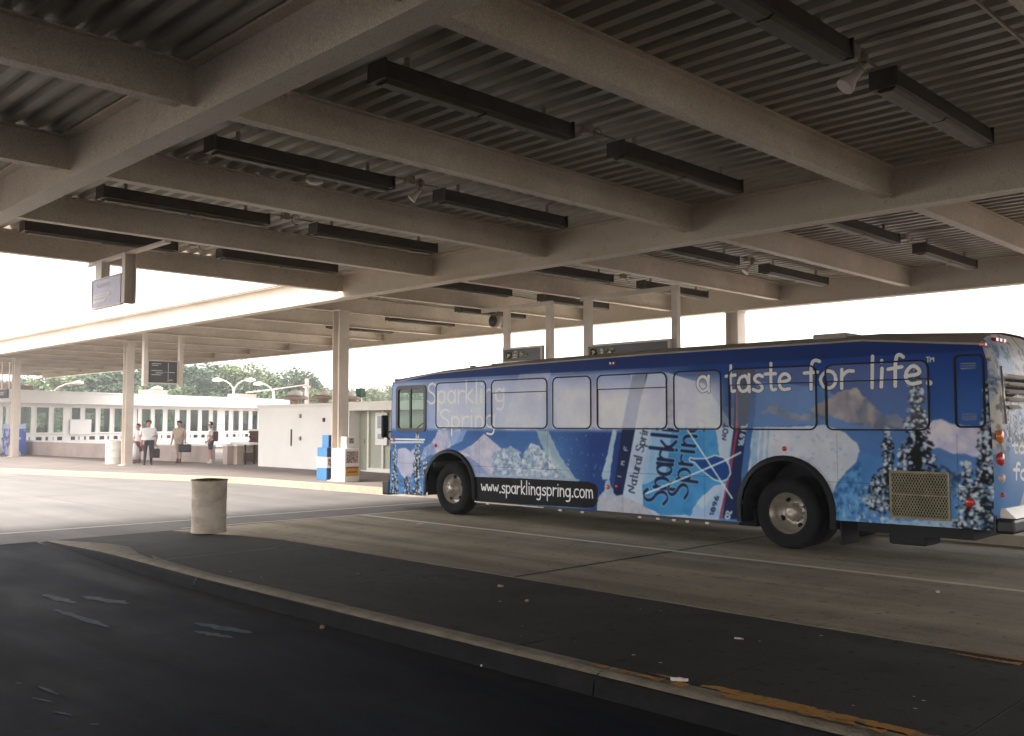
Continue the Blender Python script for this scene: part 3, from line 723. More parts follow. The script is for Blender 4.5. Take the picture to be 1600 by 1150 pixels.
cv.poly([(1018,668),(1116,668),(1121,692),(1124,712),(1142,735),(1134,756),(1115,760),(1101,773),(1088,787),(1079,806),(1032,806),(1004,790),(1003,757),(1012,734),(1018,700)], B_, 1, np.clip(n2_*1.2-.2, 0, 1), (104,150,206), warp=2)
cv.poly([(1018,668),(1050,668),(1046,700),(1040,740),(1010,756),(1002,757),(1010,700)], (166,180,216), .8)
cv.poly([(1128,765),(1123,808),(1079,806),(1090,787),(1097,795),(1117,773)], (176,180,214), 1, n2_, (150,170,212), warp=2)
NV = (28,40,98); OUT = (5, (150,182,222))
cv.text('Sparkling', (1041,789), (1066,628), (-23,-3.6), 15.5, NV, 1, math.pi/2+.2, 0, OUT)
cv.text('Spring', (1073,780), (1092,656), (-19.5,-3.0), 14.5, NV, 1, math.pi/2+.2, 0, OUT)
cv.text('Natural Spring', (991,771), (1015,660), (-7.4,-2.2), 6.5, (36,44,92), 1, math.pi/2)
# windows are milky where the film is thin
m = (np.clip((-7.55-X)/.5, 0, 1)*np.clip((X+11.2)/.4, 0, 1)*np.clip((Z-1.69)/.02, 0, 1)*np.clip((2.5-Z)/.25, 0, 1))[..., None]; cv.a[:] = lerp(cv.a, C3((198,190,208)), m*.9)
for (xa, xb) in ((-14.2,-12.76),(-12.62,-11.2),(-11.08,-10.2),(-10.08,-8.66),(-8.54,-7.68)):
    m = (((X > xa) & (X < xb) & (Z > 1.66) & (Z < 2.56))*np.clip((2.56-Z)/.35+(.25 if xb < -10 else -.2), 0, 1))[..., None]; cv.a[:] = lerp(cv.a, C3((208,203,228)), m*.6)
cv.poly([(988,586),(1010,584),(1000,628),(992,668),(972,668)], (140,140,170), .5)
cv.poly([(1126,634),(1156,640),(1146,668),(1128,668)], (120,124,160), .6)
# balloon emblem with crossed lines
def zc(L): return [(940+x/6.388, 640+y/6.388) for x, y in L]
bal = zc([(885,480),(915,492),(1040,490),(1130,457),(1220,482),(1272,560),(1285,640),(1250,700),(1190,720),(1120,700),(1060,655),(980,590),(925,528),(880,515),(872,497)])
cv.poly([(1150,575),(1180,578),(1166,670),(1158,740),(1157,812),(1128,810),(1140,730),(1146,670)], (32,50,104), 1)
cv.poly([(1154,600),(1176,602),(1168,669),(1148,669)], (92,98,128), .8)
cv.stroke([zc([(1350,120),(1350,200),(1290,560),(1180,1085)])], 9, (168,64,86))
cv.stroke([[(1151,610),(1151,664)]], 7, (170,110,130), .8)
cv.poly(bal, (32,78,156), 1); cv.stroke([bal+[bal[0]]], 5, (196,204,224))
for L in (zc([(855,205),(1100,580),(1300,885)]), zc([(440,840),(880,660),(1230,510),(1385,430)])): cv.stroke([L], 5.5, (206,212,228))
cv.text('NOT', (1134,688), (1139,664), (-4.6,-.8), 5, NV, .9)
cv.text('16.9 FL', (1160,697), (1167,664), (-4.4,-.7), 5, (186,190,212))
cv.text('1896', (1114,806), (1123,776), (-3.6,-.8), 5, NV)
cv.text('OZ', (1139,811), (1143,799), (-4.4,-.8), 5, (200,204,220))
# right half: water drops, white bottle, mountains
cv.poly([(1182,596),(1290,606),(1330,640),(1366,664),(1412,668),(1470,690),(1545,690),(1545,740),(1480,760),(1400,740),(1340,720),(1330,700),(1270,664),(1178,668)], (84,112,176), .85, n1_, (120,140,196), warp=2)
cv.poly([(1186,646),(1209,628),(1222,637),(1236,646),(1250,650),(1290,640),(1290,660),(1250,658),(1228,656),(1210,648)], (160,154,170), .9, rg_, (96,110,156), warp=3)
cv.poly([(1262,640),(1290,624),(1316,610),(1339,606),(1352,620),(1368,640),(1384,648),(1398,656),(1414,668),(1360,668),(1320,660),(1290,650),(1276,646)], (172,160,162), 1, np.clip(rg_*.5+sc_*.6, 0, 1), (100,104,140), warp=4)
cv.poly([(1318,612),(1339,607),(1350,622),(1340,640),(1330,652),(1322,634)], (190,176,172), .75, rg_, (116,114,140), warp=4)
cv.poly([(1384,650),(1398,646),(1412,656),(1420,668),(1396,668)], (150,144,160), .9, n3_, (104,110,150), warp=3)
cv.poly([(1440,668),(1452,658),(1470,655),(1485,662),(1500,664),(1546,668),(1546,712),(1520,714),(1490,710),(1468,700),(1452,702),(1442,690)], (220,210,222), 1, np.clip(rg_*.8+sc_*.2, 0, 1), (180,172,206), warp=2.5)
cv.poly([(1177,668),(1232,668),(1290,664),(1320,676),(1338,692),(1343,705),(1336,724),(1316,744),(1304,764),(1294,790),(1288,800),(1270,760),(1230,716),(1194,722),(1168,750),(1172,700)], (206,204,214), 1, n2_, (186,188,206), warp=1.5)
for (xa, xb) in ((1177,1186),(1190,1194),(1199,1202)): cv.poly([(xa,668),(xb,668),(xb-4,728),(xa-6,745)], (122,146,200), .75, n3_, (170,184,214), warp=2)
r_ = np.random.RandomState(4)
for k in range(34):
    a = (r_.uniform(1205,1325), r_.uniform(680,735)); cv.stroke([arc(a[0], a[1], r_.uniform(.8, 3), r_.uniform(.8, 2.4), 0, r_.uniform(120, 330), 6)], 2.2, (150,158,190), .75)
cv.poly([(1343,705),(1340,760),(1342,800),(1396,824),(1500,828),(1546,826),(1546,742),(1480,752),(1400,722)], (78,116,186), .75, n1_, (120,146,200))
cv.poly([(1320,742),(1345,720),(1346,760),(1360,800),(1330,822),(1288,822),(1290,790),(1306,764)], (116,152,206), 1, np.clip((n3_-.35)*3, 0, 1), (58,100,170), warp=3)
for k in range(70):
    a = (r_.uniform(1290,1395), r_.uniform(775,822)); cv.stroke([[a, (a[0]+r_.randn()*2, a[1]+r_.uniform(2, 12))]], r_.uniform(3, 8), [(196,204,222),(70,110,180),(150,176,214)][r_.randint(3)], .6)
cv.poly([(1385,812),(1500,812),(1546,818),(1546,830),(1380,826)], (190,192,208), .9, n3_, (130,150,190), warp=3)
cv.poly([(1340,778),(1370,770),(1392,785),(1388,800),(1356,792)], (190,196,214), .9, n3_, (120,140,190), warp=3)
cv.poly([(1440,745),(1470,726),(1500,738),(1500,760),(1484,770),(1484,742),(1446,742)], (46,60,92), .8, np.clip((n3_-.4)*4, 0, 1), (120,140,186), warp=4)
for a in ((1430,576,740,52,0),(1386,672,800,44,1),(1410,700,742,22,2),(1545,596,830,62,3),(1510,724,830,52,4),(1366,745,800,34,5),(1536,664,830,52,6),(652,672,792,17,7),(617,694,792,13,8),(636,744,792,24,9),(664,712,742,9,10)):
    cv.conifer(a[0], a[1], a[2], a[3], seed=a[4])
def soften(c, k):
    for ax in (0, 1):
        acc = np.zeros_like(c.a); n = 0
        for q in range(-k, k+1): acc += np.roll(c.a, q, ax); n += 1
        c.a = acc/n
for k in range(420):
    a = (r_.uniform(1340, 1546), r_.uniform(756, 826)); cv.stroke([[a, (a[0]+r_.randn()*3, a[1]+r_.randn()*1.5)]], r_.uniform(3, 10), [(208,210,222),(150,170,206),(44,52,72),(96,124,178)][r_.randint(4)], .4)
for k in range(160):
    a = (r_.uniform(612, 668), r_.uniform(738, 790)); cv.stroke([[a, (a[0]+r_.randn()*2, a[1]+r_.randn()*2)]], r_.uniform(3, 9), [(196,190,206),(40,40,58),(90,84,100),(120,150,206)][r_.randint(4)], .55)
soften(cv, 2); soften(cv, 2)
cv.a *= (.86+.28*cv.noise(2.2, 31, 5))[..., None]
# painted band above the windows, top highlight
m = (np.clip((Z-2.63)/.015, 0, 1))[..., None]*np.ones_like(X)[..., None]; cv.a[:] = lerp(cv.a, C3((32,58,124)), m*.88)
cv.a[:] = lerp(cv.a, C3((150,160,200)), (((np.abs(Z-2.62) < .006)*np.ones_like(X))*(X < -10.6)*.6)[..., None])
cv.stroke([[(612,691),(661,691)]], 12, (196,196,214))
# lettering
TG = (204,202,202)
def tagline(t_, p0, p1, h): cv.text(t_, p0, p1, (0,-h), 12.5, TG, 1, None, .9, (4, (28,52,110)))
tagline('a', (1089.5,612), (1108,612.5), 24); tagline('taste', (1134,614), (1235,610), 25.5); tagline('for', (1257,608.5), (1331,606), 27); tagline('life.', (1359,606), (1454,600), 28.5)
cv.text('TM', (1447,566), (1459,565), (0,-4.6), 3.5, TG)
for (a, b, c_, d_, h) in (('Sparkling',(667,631),(788,628),0,19), ('Spring',(687,670),(773,668),0,18)):
    cv.text(a, b, c_, (0,-h), 10, (250,248,255), .95, None, .8)
cv.poly([(737,745),(800,747),(920,753),(930,757),(934,764),(933,785),(928,792),(915,793.5),(737,784)], (9,10,22), 1)
cv.text('www.sparklingspring.com', (752,768.5), (926,778.5), (0,-11.6), 6.6, (220,220,228), 1, None, .5)
# weathering and panel seams
cv.a *= (.96+.08*n3_)[..., None]
for x in (-14.45,-12.95,-11.2,-9.55,-8.0,-5.9,-4.35): cv.stroke([[( (x-BX0)*PPM, 0), ((x-BX0)*PPM, (1.62-BZ0)*PPM)]], 1.6, (40,50,80), .5, None, True)
cv.stroke([[(0, (.95-BZ0)*PPM), (cv.w, (.97-BZ0)*PPM)]], 2.0, (50,62,96), .5, None, True)
def grade(c, k=.98, g=1.34):
    l_ = c.a.mean(2, keepdims=True); c.a[:] = np.clip(l_+(c.a-l_)*k, 0, 2)**g; mx_ = c.a.max(2); st_ = (mx_-c.a.min(2))/np.maximum(mx_, 1e-4); c.a[..., 1] *= 1+.32*st_; c.a[..., 0] *= 1-.08*st_; c.a[..., 2] *= 1-.06*st_
grade(cv)
IMG = cv.image('bus_wrap', 1.62)
def print_mat(name, img, rough=.42, coat=.15, tint=None):
    m = bpy.data.materials.new(name); m.use_nodes = True; n, l = m.node_tree.nodes, m.node_tree.links; b = n['Principled BSDF']
    t = n.new('ShaderNodeTexImage'); t.image = img; t.extension = 'EXTEND'; u = n.new('ShaderNodeUVMap'); u.uv_map = 'uv'; l.new(u.outputs[0], t.inputs[0])
    b.inputs['Roughness'].default_value = rough; b.inputs['Specular IOR Level'].default_value = .14; b.inputs['Coat Weight'].default_value = coat; b.inputs['Coat Roughness'].default_value = .12
    l.new(t.outputs[0], b.inputs['Base Color']); return m
M['wrap'] = print_mat('printed_wrap', IMG, .5, 0); M['wrapg'] = print_mat('printed_window_film', IMG, .2, .12)
uvs = lambda c: ((c.x-BX0)/(BX1-BX0), (c.z-BZ0)/(BZ1-BZ0))

# ---------------------------------------------------------------- the bus
bus = empty('city_bus', (0,0,0), label='city bus wrapped in a blue mountain and bottled water print, parked along the kerb', cat='bus')
XF, XR, Y0, Y1 = -15.66, -3.93, BY, BY+2.52
RW, FW = -6.68, -13.78; ARCH = .70; AZ = .56
def side_outline():
    p = [(XF, .32), (FW-ARCH, .32), (FW-ARCH, AZ)]
    p += [(FW+ARCH*math.cos(R(a)), AZ+ARCH*math.sin(R(a))*.93) for a in range(170, 0, -10)]
    p += [(FW+ARCH, AZ), (FW+ARCH, .31), (RW-ARCH, .33), (RW-ARCH, AZ)]
    p += [(RW+ARCH*math.cos(R(a)), AZ+ARCH*math.sin(R(a))) for a in range(170, 0, -10)]
    p += [(RW+ARCH, AZ), (RW+ARCH, .46), (XR-.03, .48), (XR-.0, 1.0), (XR-.04, 2.5), (XR-.1, 2.72), (-5.5, 2.86), (-9, 2.86), (-12, 2.82), (-14.3, 2.75), (XF+.16, 2.66), (XF+.08, 2.5)]
    return p
DW = rrect(-15.42, 1.62, -14.52, 2.5, .09)
fill_with_holes(side_outline(), [DW], lambda x, z: (x, Y0, z), 'side_panel', M['wrap'], bus, uvs)
fill_with_holes(side_outline(), [rrect(-15.3, .6, -14.4, 2.5, .05)], lambda x, z: (x, Y1, z), 'side_panel', M['bandblue'], bus)
# sill trim along the bottom
b = MB(); b.box(FW+ARCH+.02, Y0-.012, .285, -11.3, Y0+.02, .305); b.build('sill_trim', M['alu'], bus)
b = MB(); b.box(-11.28, Y0-.012, .285, RW-ARCH-.02, Y0+.02, .325)
b.build('sill_trim', M['black'], bus)
b = MB(); b.box(XF+.02, Y0-.01, 1.42, -14.52, Y0-.001, 1.45); b.build('belt_trim', M['alu'], bus)
b = MB()
for x in (-9.2,-8.85,-8.55,-8.3,-7.95,-10.4,-10.9,-12.7): b.cbox((x, Y0+.01, .275), (.07, .05, .03))
b.build('sill_latch', M['alu'], bus)
# roof: crowned section lofted from front to back
def roof_section(x, ze, zc):
    pts = []
    for i in range(17):
        f = i/16; y = Y0+(Y1-Y0)*f; c = 1-abs(2*f-1)**3.2; pts.append((x, y, ze+(zc-ze)*c))
    return pts
secs = [roof_section(XF+.02, 2.42, 2.55), roof_section(XF+.16, 2.66, 2.74), roof_section(-14.3, 2.75, 2.86), roof_section(-12, 2.82, 2.96), roof_section(-9, 2.86, 3.0), roof_section(-5.5, 2.86, 3.0), roof_section(XR-.13, 2.72, 2.92)]
b = MB(); b.add([p for s_ in secs for p in s_], [(a*17+i, a*17+i+1, (a+1)*17+i+1, (a+1)*17+i) for a in range(len(secs)-1) for i in range(16)], 0, True); b.build('roof', M['roofbus'], bus)
b = MB()   # drip rail over the windows
rl = [(XF+.1, 2.60), (-14.3, 2.735), (-12, 2.81), (-9, 2.85), (-5.5, 2.85), (XR-.1, 2.715)]
for (xa, za), (xb, zb) in zip(rl[:-1], rl[1:]): b.add([(xa, Y0-.018, za-.012), (xb, Y0-.018, zb-.012), (xb, Y0-.018, zb+.012), (xa, Y0-.018, za+.012), (xa, Y0+.03, za+.02), (xb, Y0+.03, zb+.02)], [(0,1,2,3),(3,2,5,4)])
b.build('drip_rail', M['roofbus'], bus)
for (x0, x1, y0, y1, z, h) in ((-13.5,-13.4,12.3,12.4,2.83,.05),(-12.9,-12.2,12.3,13.3,2.85,.04),(-6.35,-5.85,12.3,13.0,2.95,.05)):
    b = MB(); b.box(x0, y0, z-.05, x1, y1, z+h); b.build('roof_hatch', M['roofbus'], bus, bevel=.02)
# front end
b = MB()
prof = [(XF, .32), (XF, 1.35), (XF+.03, 1.6)]
b.add([(XF, Y0, .32), (XF, Y1, .32), (XF, Y1, 1.2), (XF, Y0, 1.2)], [(0,1,2,3)]); b.build('front_panel', M['bandblue'], bus)
b = MB(); ring(b, rrect(Y0+.005, 1.2, Y1-.005, 2.6, .02), rrect(Y0+.1, 1.3, Y1-.1, 2.4, .1), lambda y, z: (XF+(z-1.2)*.045, y, z), lambda y, z: (XF+.03+(z-1.2)*.045, y, z)); b.build('windshield_frame', M['bandblue'], bus)
b = MB(); b.add([(XF+.015+.005, Y0+.1, 1.3), (XF+.02, Y1-.1, 1.3), (XF+.07, Y1-.1, 2.4), (XF+.07, Y0+.1, 2.4)], [(0,1,2,3)]); b.build('windshield', M['glass'], bus)
b = MB(); b.box(XF-.24, Y0-.02, .28, XF-.01, Y1+.02, .58); b.build('bumper', M['black'], bus, bevel=.03)
b = MB(); b.lathe([(.1,0),(.1,-.02),(0,-.03)], (XF-.005, Y0+.35, .85), 16, 'x'); b.build('headlight', M['lampw'], bus)
b = MB(); b.lathe([(.1,0),(.1,-.02),(0,-.03)], (XF-.005, Y1-.35, .85), 16, 'x'); b.build('headlight', M['lampw'], bus)
# mirror
b = MB(); b.tube([(XF+.02, Y0+.04, 1.6),(XF-.12, Y0-.04, 1.55)], .015, 8); b.tube([(XF+.02, Y0+.03, 1.4),(XF-.12, Y0-.04, 1.5)], .015, 8)
mi = b.build('mirror_arm', M['black'], bus)
b = MB(); b.box(XF-.17, Y0-.12, 1.46, XF-.11, Y0+.05, 1.93); b.build('mirror', M['black'], bus, bevel=.03)
# driver window: frame, sliding sash, pane
b = MB(); ring(b, rrect(-15.45,1.59,-14.49,2.53,.1), rrect(-15.38,1.66,-14.56,2.46,.07), lambda x, z: (x, Y0-.02, z), lambda x, z: (x, Y0+.03, z)); b.build('driver_window_frame', M['black'], bus)
b = MB(); b.box(-15.02, Y0-.012, 1.66, -14.97, Y0+.02, 2.46); b.build('window_sash', M['black'], bus)
b = MB(); b.add([(-15.4,Y0+.004,1.64),(-14.54,Y0+.004,1.64),(-14.54,Y0+.004,2.48),(-15.4,Y0+.004,2.48)], [(0,1,2,3)]); b.build('driver_window_pane', M['glassb'], bus)
b = MB(); b.add([(-15.3,Y1-.01,.6),(-14.4,Y1-.01,.6),(-14.4,Y1-.01,2.5),(-15.3,Y1-.01,2.5)], [(0,1,2,3)]); b.build('door_glass', M['glass'], bus)
b = MB(); b.box(-14.87,Y1-.03,.6,-14.83,Y1,2.5); b.build('door_post', M['black'], bus)
# what shows through: floor, bulkhead, steering wheel, seat, rail
b = MB(); b.box(XF+.05, Y0+.03, .6, -14.6, Y1-.03, .9); b.box(-14.6, Y0+.8, .6, -4.1, Y1-.8, .9); b.build('floor_deck', M['under'], bus)
b = MB(); b.box(-14.3, Y0+.02, .9, -14.27, Y1-.02, 2.65); b.build('bulkhead', M['inner'], bus)
b = MB(); b.tube([(-15.15+.2*math.cos(t_)*.5, 12.55+.22*math.sin(t_), 1.62+.2*math.cos(t_)*.8) for t_ in [i*math.pi/10 for i in range(21)]], .016, 6); b.tube([(-15.15,12.55,1.62),(-15.35,12.55,1.2)], .03, 6); b.build('steering_wheel', M['black'], bus)
b = MB(); b.box(-14.75,12.35,1.0,-14.35,12.85,1.2); b.box(-14.5,12.35,1.2,-14.38,12.85,1.85); b.build('driver_seat', M['seat'], bus, bevel=.04)
b = MB(); b.tube([(-15.2,13.4,.9),(-15.2,13.4,1.75),(-14.7,13.4,1.75),(-14.7,13.4,.9)], .02, 6); b.build('handrail', M['black'], bus)
# passenger windows under the printed film
wins = [(-14.2,-12.76,0),(-12.62,-11.2,1),(-11.08,-10.2,0),(-10.08,-8.66,1),(-8.54,-7.68,0),(-7.56,-6.17,1),(-6.05,-4.66,1)]
for (x0, x1, slide) in wins:
    z0, z1 = 1.66, 2.56
    pb = MB(); L = rrect(x0+.02, z0+.02, x1-.02, z1-.02, .09); pb.add([(x, Y0-.004, z) for x, z in L], [tuple(range(len(L)))])
    fr = MB(); ring(fr, rrect(x0, z0, x1, z1, .11), rrect(x0+.022, z0+.022, x1-.022, z1-.022, .09), lambda x, z: (x, Y0-.011, z), lambda x, z: (x, Y0+.001, z))
    wd = fr.build('window', M['rubber'], bus)
    pb.build('pane', M['wrapg'], wd, uvf=uvs)
    if slide:
        sm = MB(); sm.box(x0+.03, Y0-.012, z1-.25, x1-.03, Y0-.005, z1-.235); sm.box(x0+.025, Y0-.012, z0+.03, x0+.035, Y0-.005, z1-.24); sm.build('sash_bar', M['rubber'], wd)
# narrow rear side panel frame
fr = MB(); ring(fr, rrect(-4.36,1.7,-4.0,2.6,.07), rrect(-4.335,1.725,-4.025,2.575,.05), lambda x, z: (x, Y0-.012, z), lambda x, z: (x, Y0+.001, z)); fr.build('access_panel', M['rubber'], bus)
b = MB()
for z in (2.42,2.45,2.48,1.80,1.83,1.86): b.box(-4.28, Y0-.006, z, -4.1, Y0-.001, z+.012)
b.build('vent_slot', M['bandblue'], bus)
# engine grille of expanded metal
b = MB(); b.box(-5.17, Y0-.006, .57, -4.46, Y0-.001, 1.13); b.build('grille_backing', M['hole'], bus)
b = MB(); w_, h_ = .71, .56
for k in range(-14, 32):
    for sg in (1, -1):
        x0 = -5.17 + k*.036; pts = []
        for t_ in (0, 1):
            pts.append((x0 + sg*t_*h_*.55 + (0 if sg > 0 else 0), .57 + t_*h_))
        (xa, za), (xb, zb) = pts
        lo, hi = -5.165, -4.465
        if xa > xb: xa, xb, za, zb = xb, xa, zb, za
        if xb < lo or xa > hi: continue
        sl = (zb-za)/(xb-xa)
        if xa < lo: za += sl*(lo-xa); xa = lo
        if xb > hi: zb += sl*(hi-xb); xb = hi
        stroke_mesh([[(xa, za), (xb, zb)]], .0085, lambda x, z: (x, Y0-.014-(.002 if sg > 0 else 0), z), 0, b)
b.build('expanded_metal_grille', M['mesh'], bus)
b = MB(); ring(b, rrect(-5.19,.55,-4.44,1.15,.01,1), rrect(-5.165,.575,-4.465,1.125,.01,1), lambda x, z: (x, Y0-.02, z), lambda x, z: (x, Y0, z)); b.box(-5.165, Y0-.021, .845, -4.465, Y0-.012, .862); b.build('grille_frame', M['mesh'], bus)
# side marker lamps and reflectors
def lens(px, py, m, r=.035, name='side_marker'):
    p = at_y(px, py, Y0); q = MB(); q.lathe([(r, 0), (r, -.015), (r*.7, -.025), (0, -.028)], (p[0], Y0-.001, p[2]), 16, 'y'); q.build(name, m, bus)
lens(1516, 785, M['redlens'], .055); lens(1226, 701, M['redlens'], .035); lens(950, 761, M['amber'], .04); lens(964.5, 760, M['redlens'], .03); lens(681, 696, M['redlens'], .035)
lens(615, 687, M['amber'], .045, 'turn_signal')
b = MB()
for px_ in (955, 960): p = at_y(px_, 568.5, Y0); b.cbox((p[0], Y0-.012, 2.74), (.035, .03, .035))
b.build('clearance_lamp', M['amber'], bus)
b = MB(); p = at_y(1536, 533, Y0); b.cbox((p[0], Y0+.0, 2.71), (.07, .06, .05)); b.build('clearance_lamp', M['redlens'], bus, bevel=.01)
b = MB(); b.cbox((XF+.16, Y0+.03, 2.66), (.07, .06, .04)); b.build('clearance_lamp', M['amber'], bus, bevel=.01)
# wheel arches, wells and wheels
for cx, sc_ in ((FW, .93), (RW, 1.0)):
    o_, i_ = [], []
    for a in range(-1, 20):
        th = R(180 - a*10) if 0 <= a <= 18 else None
        if a == -1: o_.append((cx-ARCH-.05, .34)); i_.append((cx-ARCH+.02, .34))
        elif a == 19: o_.append((cx+ARCH+.05, .34)); i_.append((cx+ARCH-.02, .34))
        else:
            o_.append((cx+(ARCH+.05)*math.cos(th), AZ+(ARCH+.05)*math.sin(th)*sc_)); i_.append((cx+(ARCH-.02)*math.cos(th), AZ+(ARCH-.02)*math.sin(th)*sc_))
    n = len(o_); b = MB()
    vs = [(x, Y0-.035, z) for x, z in o_] + [(x, Y0-.045, z) for x, z in i_] + [(x, Y0+.01, z) for x, z in o_] + [(x, Y0+.5, z) for x, z in i_]
    b.add(vs, [(i, i+1, n+i+1, n+i) for i in range(n-1)] + [(i, 2*n+i, 2*n+i+1, i+1) for i in range(n-1)], 0, True)
    b.build('arch_flare', M['rubber'], bus)
    b = MB(); b.add([(x, Y0+.02, z) for x, z in i_] + [(x, Y0+.75, z) for x, z in i_], [(i, i+1, n+i+1, n+i) for i in range(n-1)] + [tuple(range(n, 2*n))]); b.build('wheel_well', M['under'], bus)
def wheel(cx, front):
    r0 = .5; y = Y0+.06
    t_ = MB(); t_.lathe([(.285, .02), (.3, .0), (.36, -.015), (.44, -.012), (.475, .01), (.495, .045), (.5, .07), (.5, .22), (.49, .27), (.45, .3), (.29, .3)], (cx, y, .5), 40, 'y')
    tb = t_.build('wheel', M['tyre'], bus)
    tr = MB()
    for yy in (.09, .13, .17, .21): tr.lathe([(.5, yy), (.5045, yy+.004), (.5045, yy+.026), (.5, yy+.03)], (cx, y, .5), 40, 'y')
    tr.build('tread', M['tyre'], tb)
    rm = MB()
    if front:
        rm.lathe([(.29, .02), (.285, .035), (.27, .05), (.26, .12), (.2, .1), (.17, .03), (.165, .0), (.09, -.005), (.085, -.03), (.05, -.06), (0, -.065)], (cx, y, .5), 36, 'y')
    else:
        rm.lathe([(.3, .0), (.292, .015), (.28, .02), (.272, .05), (.262, .055), (.255, .15), (.235, .17), (.2, .22), (.15, .235), (.1, .235), (.098, .12), (.085, .1), (.04, .095), (0, .1)], (cx, y, .5), 36, 'y')
    rm.build('rim', M['rim'], tb)
    nt = MB()
    for k in range(10):
        a = 2*math.pi*k/10; rr = .128 if front else .125; yo = -.03 if front else .205
        nt.lathe([(.015, 0), (.015, -.04), (0, -.04)], (cx+rr*math.cos(a), y+yo+.03, .5+rr*math.sin(a)), 6, 'y')
    nt.build('wheel_nut', M['rim'], tb)
    hl = MB()
    for k in range(5 if front else 4):
        a = 2*math.pi*(k+.3)/(5 if front else 4); rr = .222 if front else .2; yo = .09 if front else .205
        hl.lathe([(.038, 0), (.038, -.012), (0, -.012)], (cx+rr*math.cos(a), y+yo, .5+rr*math.sin(a)), 14, 'y')
    hl.build('vent_hole', M['hole'], tb)
wheel(FW, True); wheel(RW, False)
for cx in (FW, RW):
    b = MB(); b.lathe([(.0, 0), (.49, .0), (.5, .04), (.5, .26), (.47, .3), (0, .3)], (cx, Y1-.38, .5), 32, 'y'); b.build('wheel', M['tyre'], bus)
b = MB(); b.lathe([(.0, 0), (.49, .0), (.5, .04), (.5, .26), (.47, .3), (0, .3)], (RW, Y0+.42, .5), 32, 'y'); b.build('wheel', M['tyre'], bus)
b = MB(); b.box(-12.6,Y0+.5,.26,-8.2,Y1-.5,.5); b.box(-5.8,Y0+.35,.3,-4.3,Y1-.3,.55); b.tube([(RW,Y0+.3,.5),(RW,Y1-.3,.5)], .09, 10); b.tube([(FW,Y0+.3,.5),(FW,Y1-.3,.5)], .06, 10)
b.box(-7.9,Y0+.3,.25,-7.3,Y0+1.2,.5); b.box(-13.0,Y0+.6,.3,-12.8,Y1-.6,.7); b.build('chassis', M['under'], bus)
b = MB(); b.box(-5.92, Y0+.1, .12, -5.9, Y0+.62, .5); b.build('mud_flap', M['rubber'], bus)
b = MB(); b.box(-5.4, Y0+.4, .16, -4.9, Y0+.9, .45); b.build('sump', M['under'], bus, bevel=.04)
# rear end with its own print
def rear_map(px, py):
    p = at_x(px, py, XR); return (p[1], p[2])
rc = Canvas(Y0, Y1, .45, 2.95, 240, rear_map); rn, rn2 = rc.noise(3, 11, 4), rc.noise(12, 12, 3)
zz = np.linspace(.45, 2.95, rc.h)[:, None, None]; rc.a[:] = lerp(C3((110,136,196)), C3((160,166,200)), np.clip((zz-.6)/2, 0, 1)*np.ones_like(rc.a))
rc.a[:] = lerp(rc.a, C3((196,188,186)), (np.clip((rn-.35)*4, 0, 1)*np.clip((np.linspace(.45,2.95,rc.h)[:, None]-1.35)/.15, 0, 1))[..., None]); rc.a[:] = lerp(rc.a, C3((84,84,88)), (np.clip((rn2-.55)*6, 0, 1)*np.clip((np.linspace(.45,2.95,rc.h)[:, None]-1.3)/.2, 0, 1)*.7)[..., None])
rc.text('taste', (1570,708), (1618,708), (0,-12), 8, (220,220,230)); rc.text('for life', (1572,748), (1640,752), (0,-15), 10, (226,226,234))
rc.poly([(1590,760),(1620,745),(1640,770),(1640,790),(1586,790)], (206,196,190), .8)
for k in range(7): rc.conifer(1566+k*9, 640, 690, 9, seed=40+k)
grade(rc)
RIMG = rc.image('bus_rear_wrap', 1.5)
M['rwrap'] = print_mat('printed_rear_wrap', RIMG)
b = MB()
zs = [(.62, .0), (1.0, .05), (1.6, .05), (2.2, .01), (2.55, -.06), (2.75, -.13), (2.9, -.22)]
yy_ = [Y0, Y0+.06, Y0+.14, Y0+.4, Y0+.8, Y0+1.26, Y1-.8, Y1-.4, Y1-.14, Y1-.06, Y1]; bow = [-.06, .0, .03, .035, .04, .045, .04, .035, .03, 0, -.06]
rz = lambda y: 2.715+.2*(1-abs(2*(y-Y0)/(Y1-Y0)-1)**3.2)
vs = [(XR+dx+bw, y, min(z, rz(y))) for z, dx in zs for y, bw in zip(yy_, bow)]; n = len(yy_)
b.add(vs, [(a*n+i, a*n+i+1, (a+1)*n+i+1, (a+1)*n+i) for a in range(len(zs)-1) for i in range(n-1)], 0, True)
b.build('rear_panel', M['rwrap'], bus, uvf=lambda c: ((c.y-Y0)/(Y1-Y0), (c.z-.45)/2.5))
b = MB(); b.box(XR-.05, Y0+.01, .45, XR+.0, Y1-.01, .66); b.build('rear_skirt', M['black'], bus)
b = MB(); b.box(XR-.02, Y0+.02, .44, XR+.2, Y1-.02, .62); b.build('bumper', M['black'], bus, bevel=.04)
b = MB(); b.prism([(XR+.02,.625),(XR+.2,.625),(XR+.08,.74),(XR+.02,.74)], 'y', Y0+.1, Y1-.1); b.build('bumper_shelf', M['alu'], bus)
for k in range(5):
    z = 2.36-k*.095
    b = MB(); y0_ = Y0+.3; y1_ = Y1-.3 if k < 4 else Y0+.75
    b.add([(XR+.075, y0_, z), (XR+.075, y1_, z), (XR+.115, y1_, z-.045), (XR+.115, y0_, z-.045)], [(0,1,2,3)]); b.add([(XR+.055, y0_+.03, z-.055), (XR+.055, y1_-.03, z-.055), (XR+.055, y1_-.03, z-.09), (XR+.055, y0_+.03, z-.09)], [(0,1,2,3)], 1)
    b.build('louvre', [M['lampw'], M['hole']], bus)
b = MB(); b.tube([(XR+.06, Y0+.17, 2.45), (XR+.09, Y0+.2, 1.75)], .014, 6); b.build('corner_strip', M['alu'], bus)
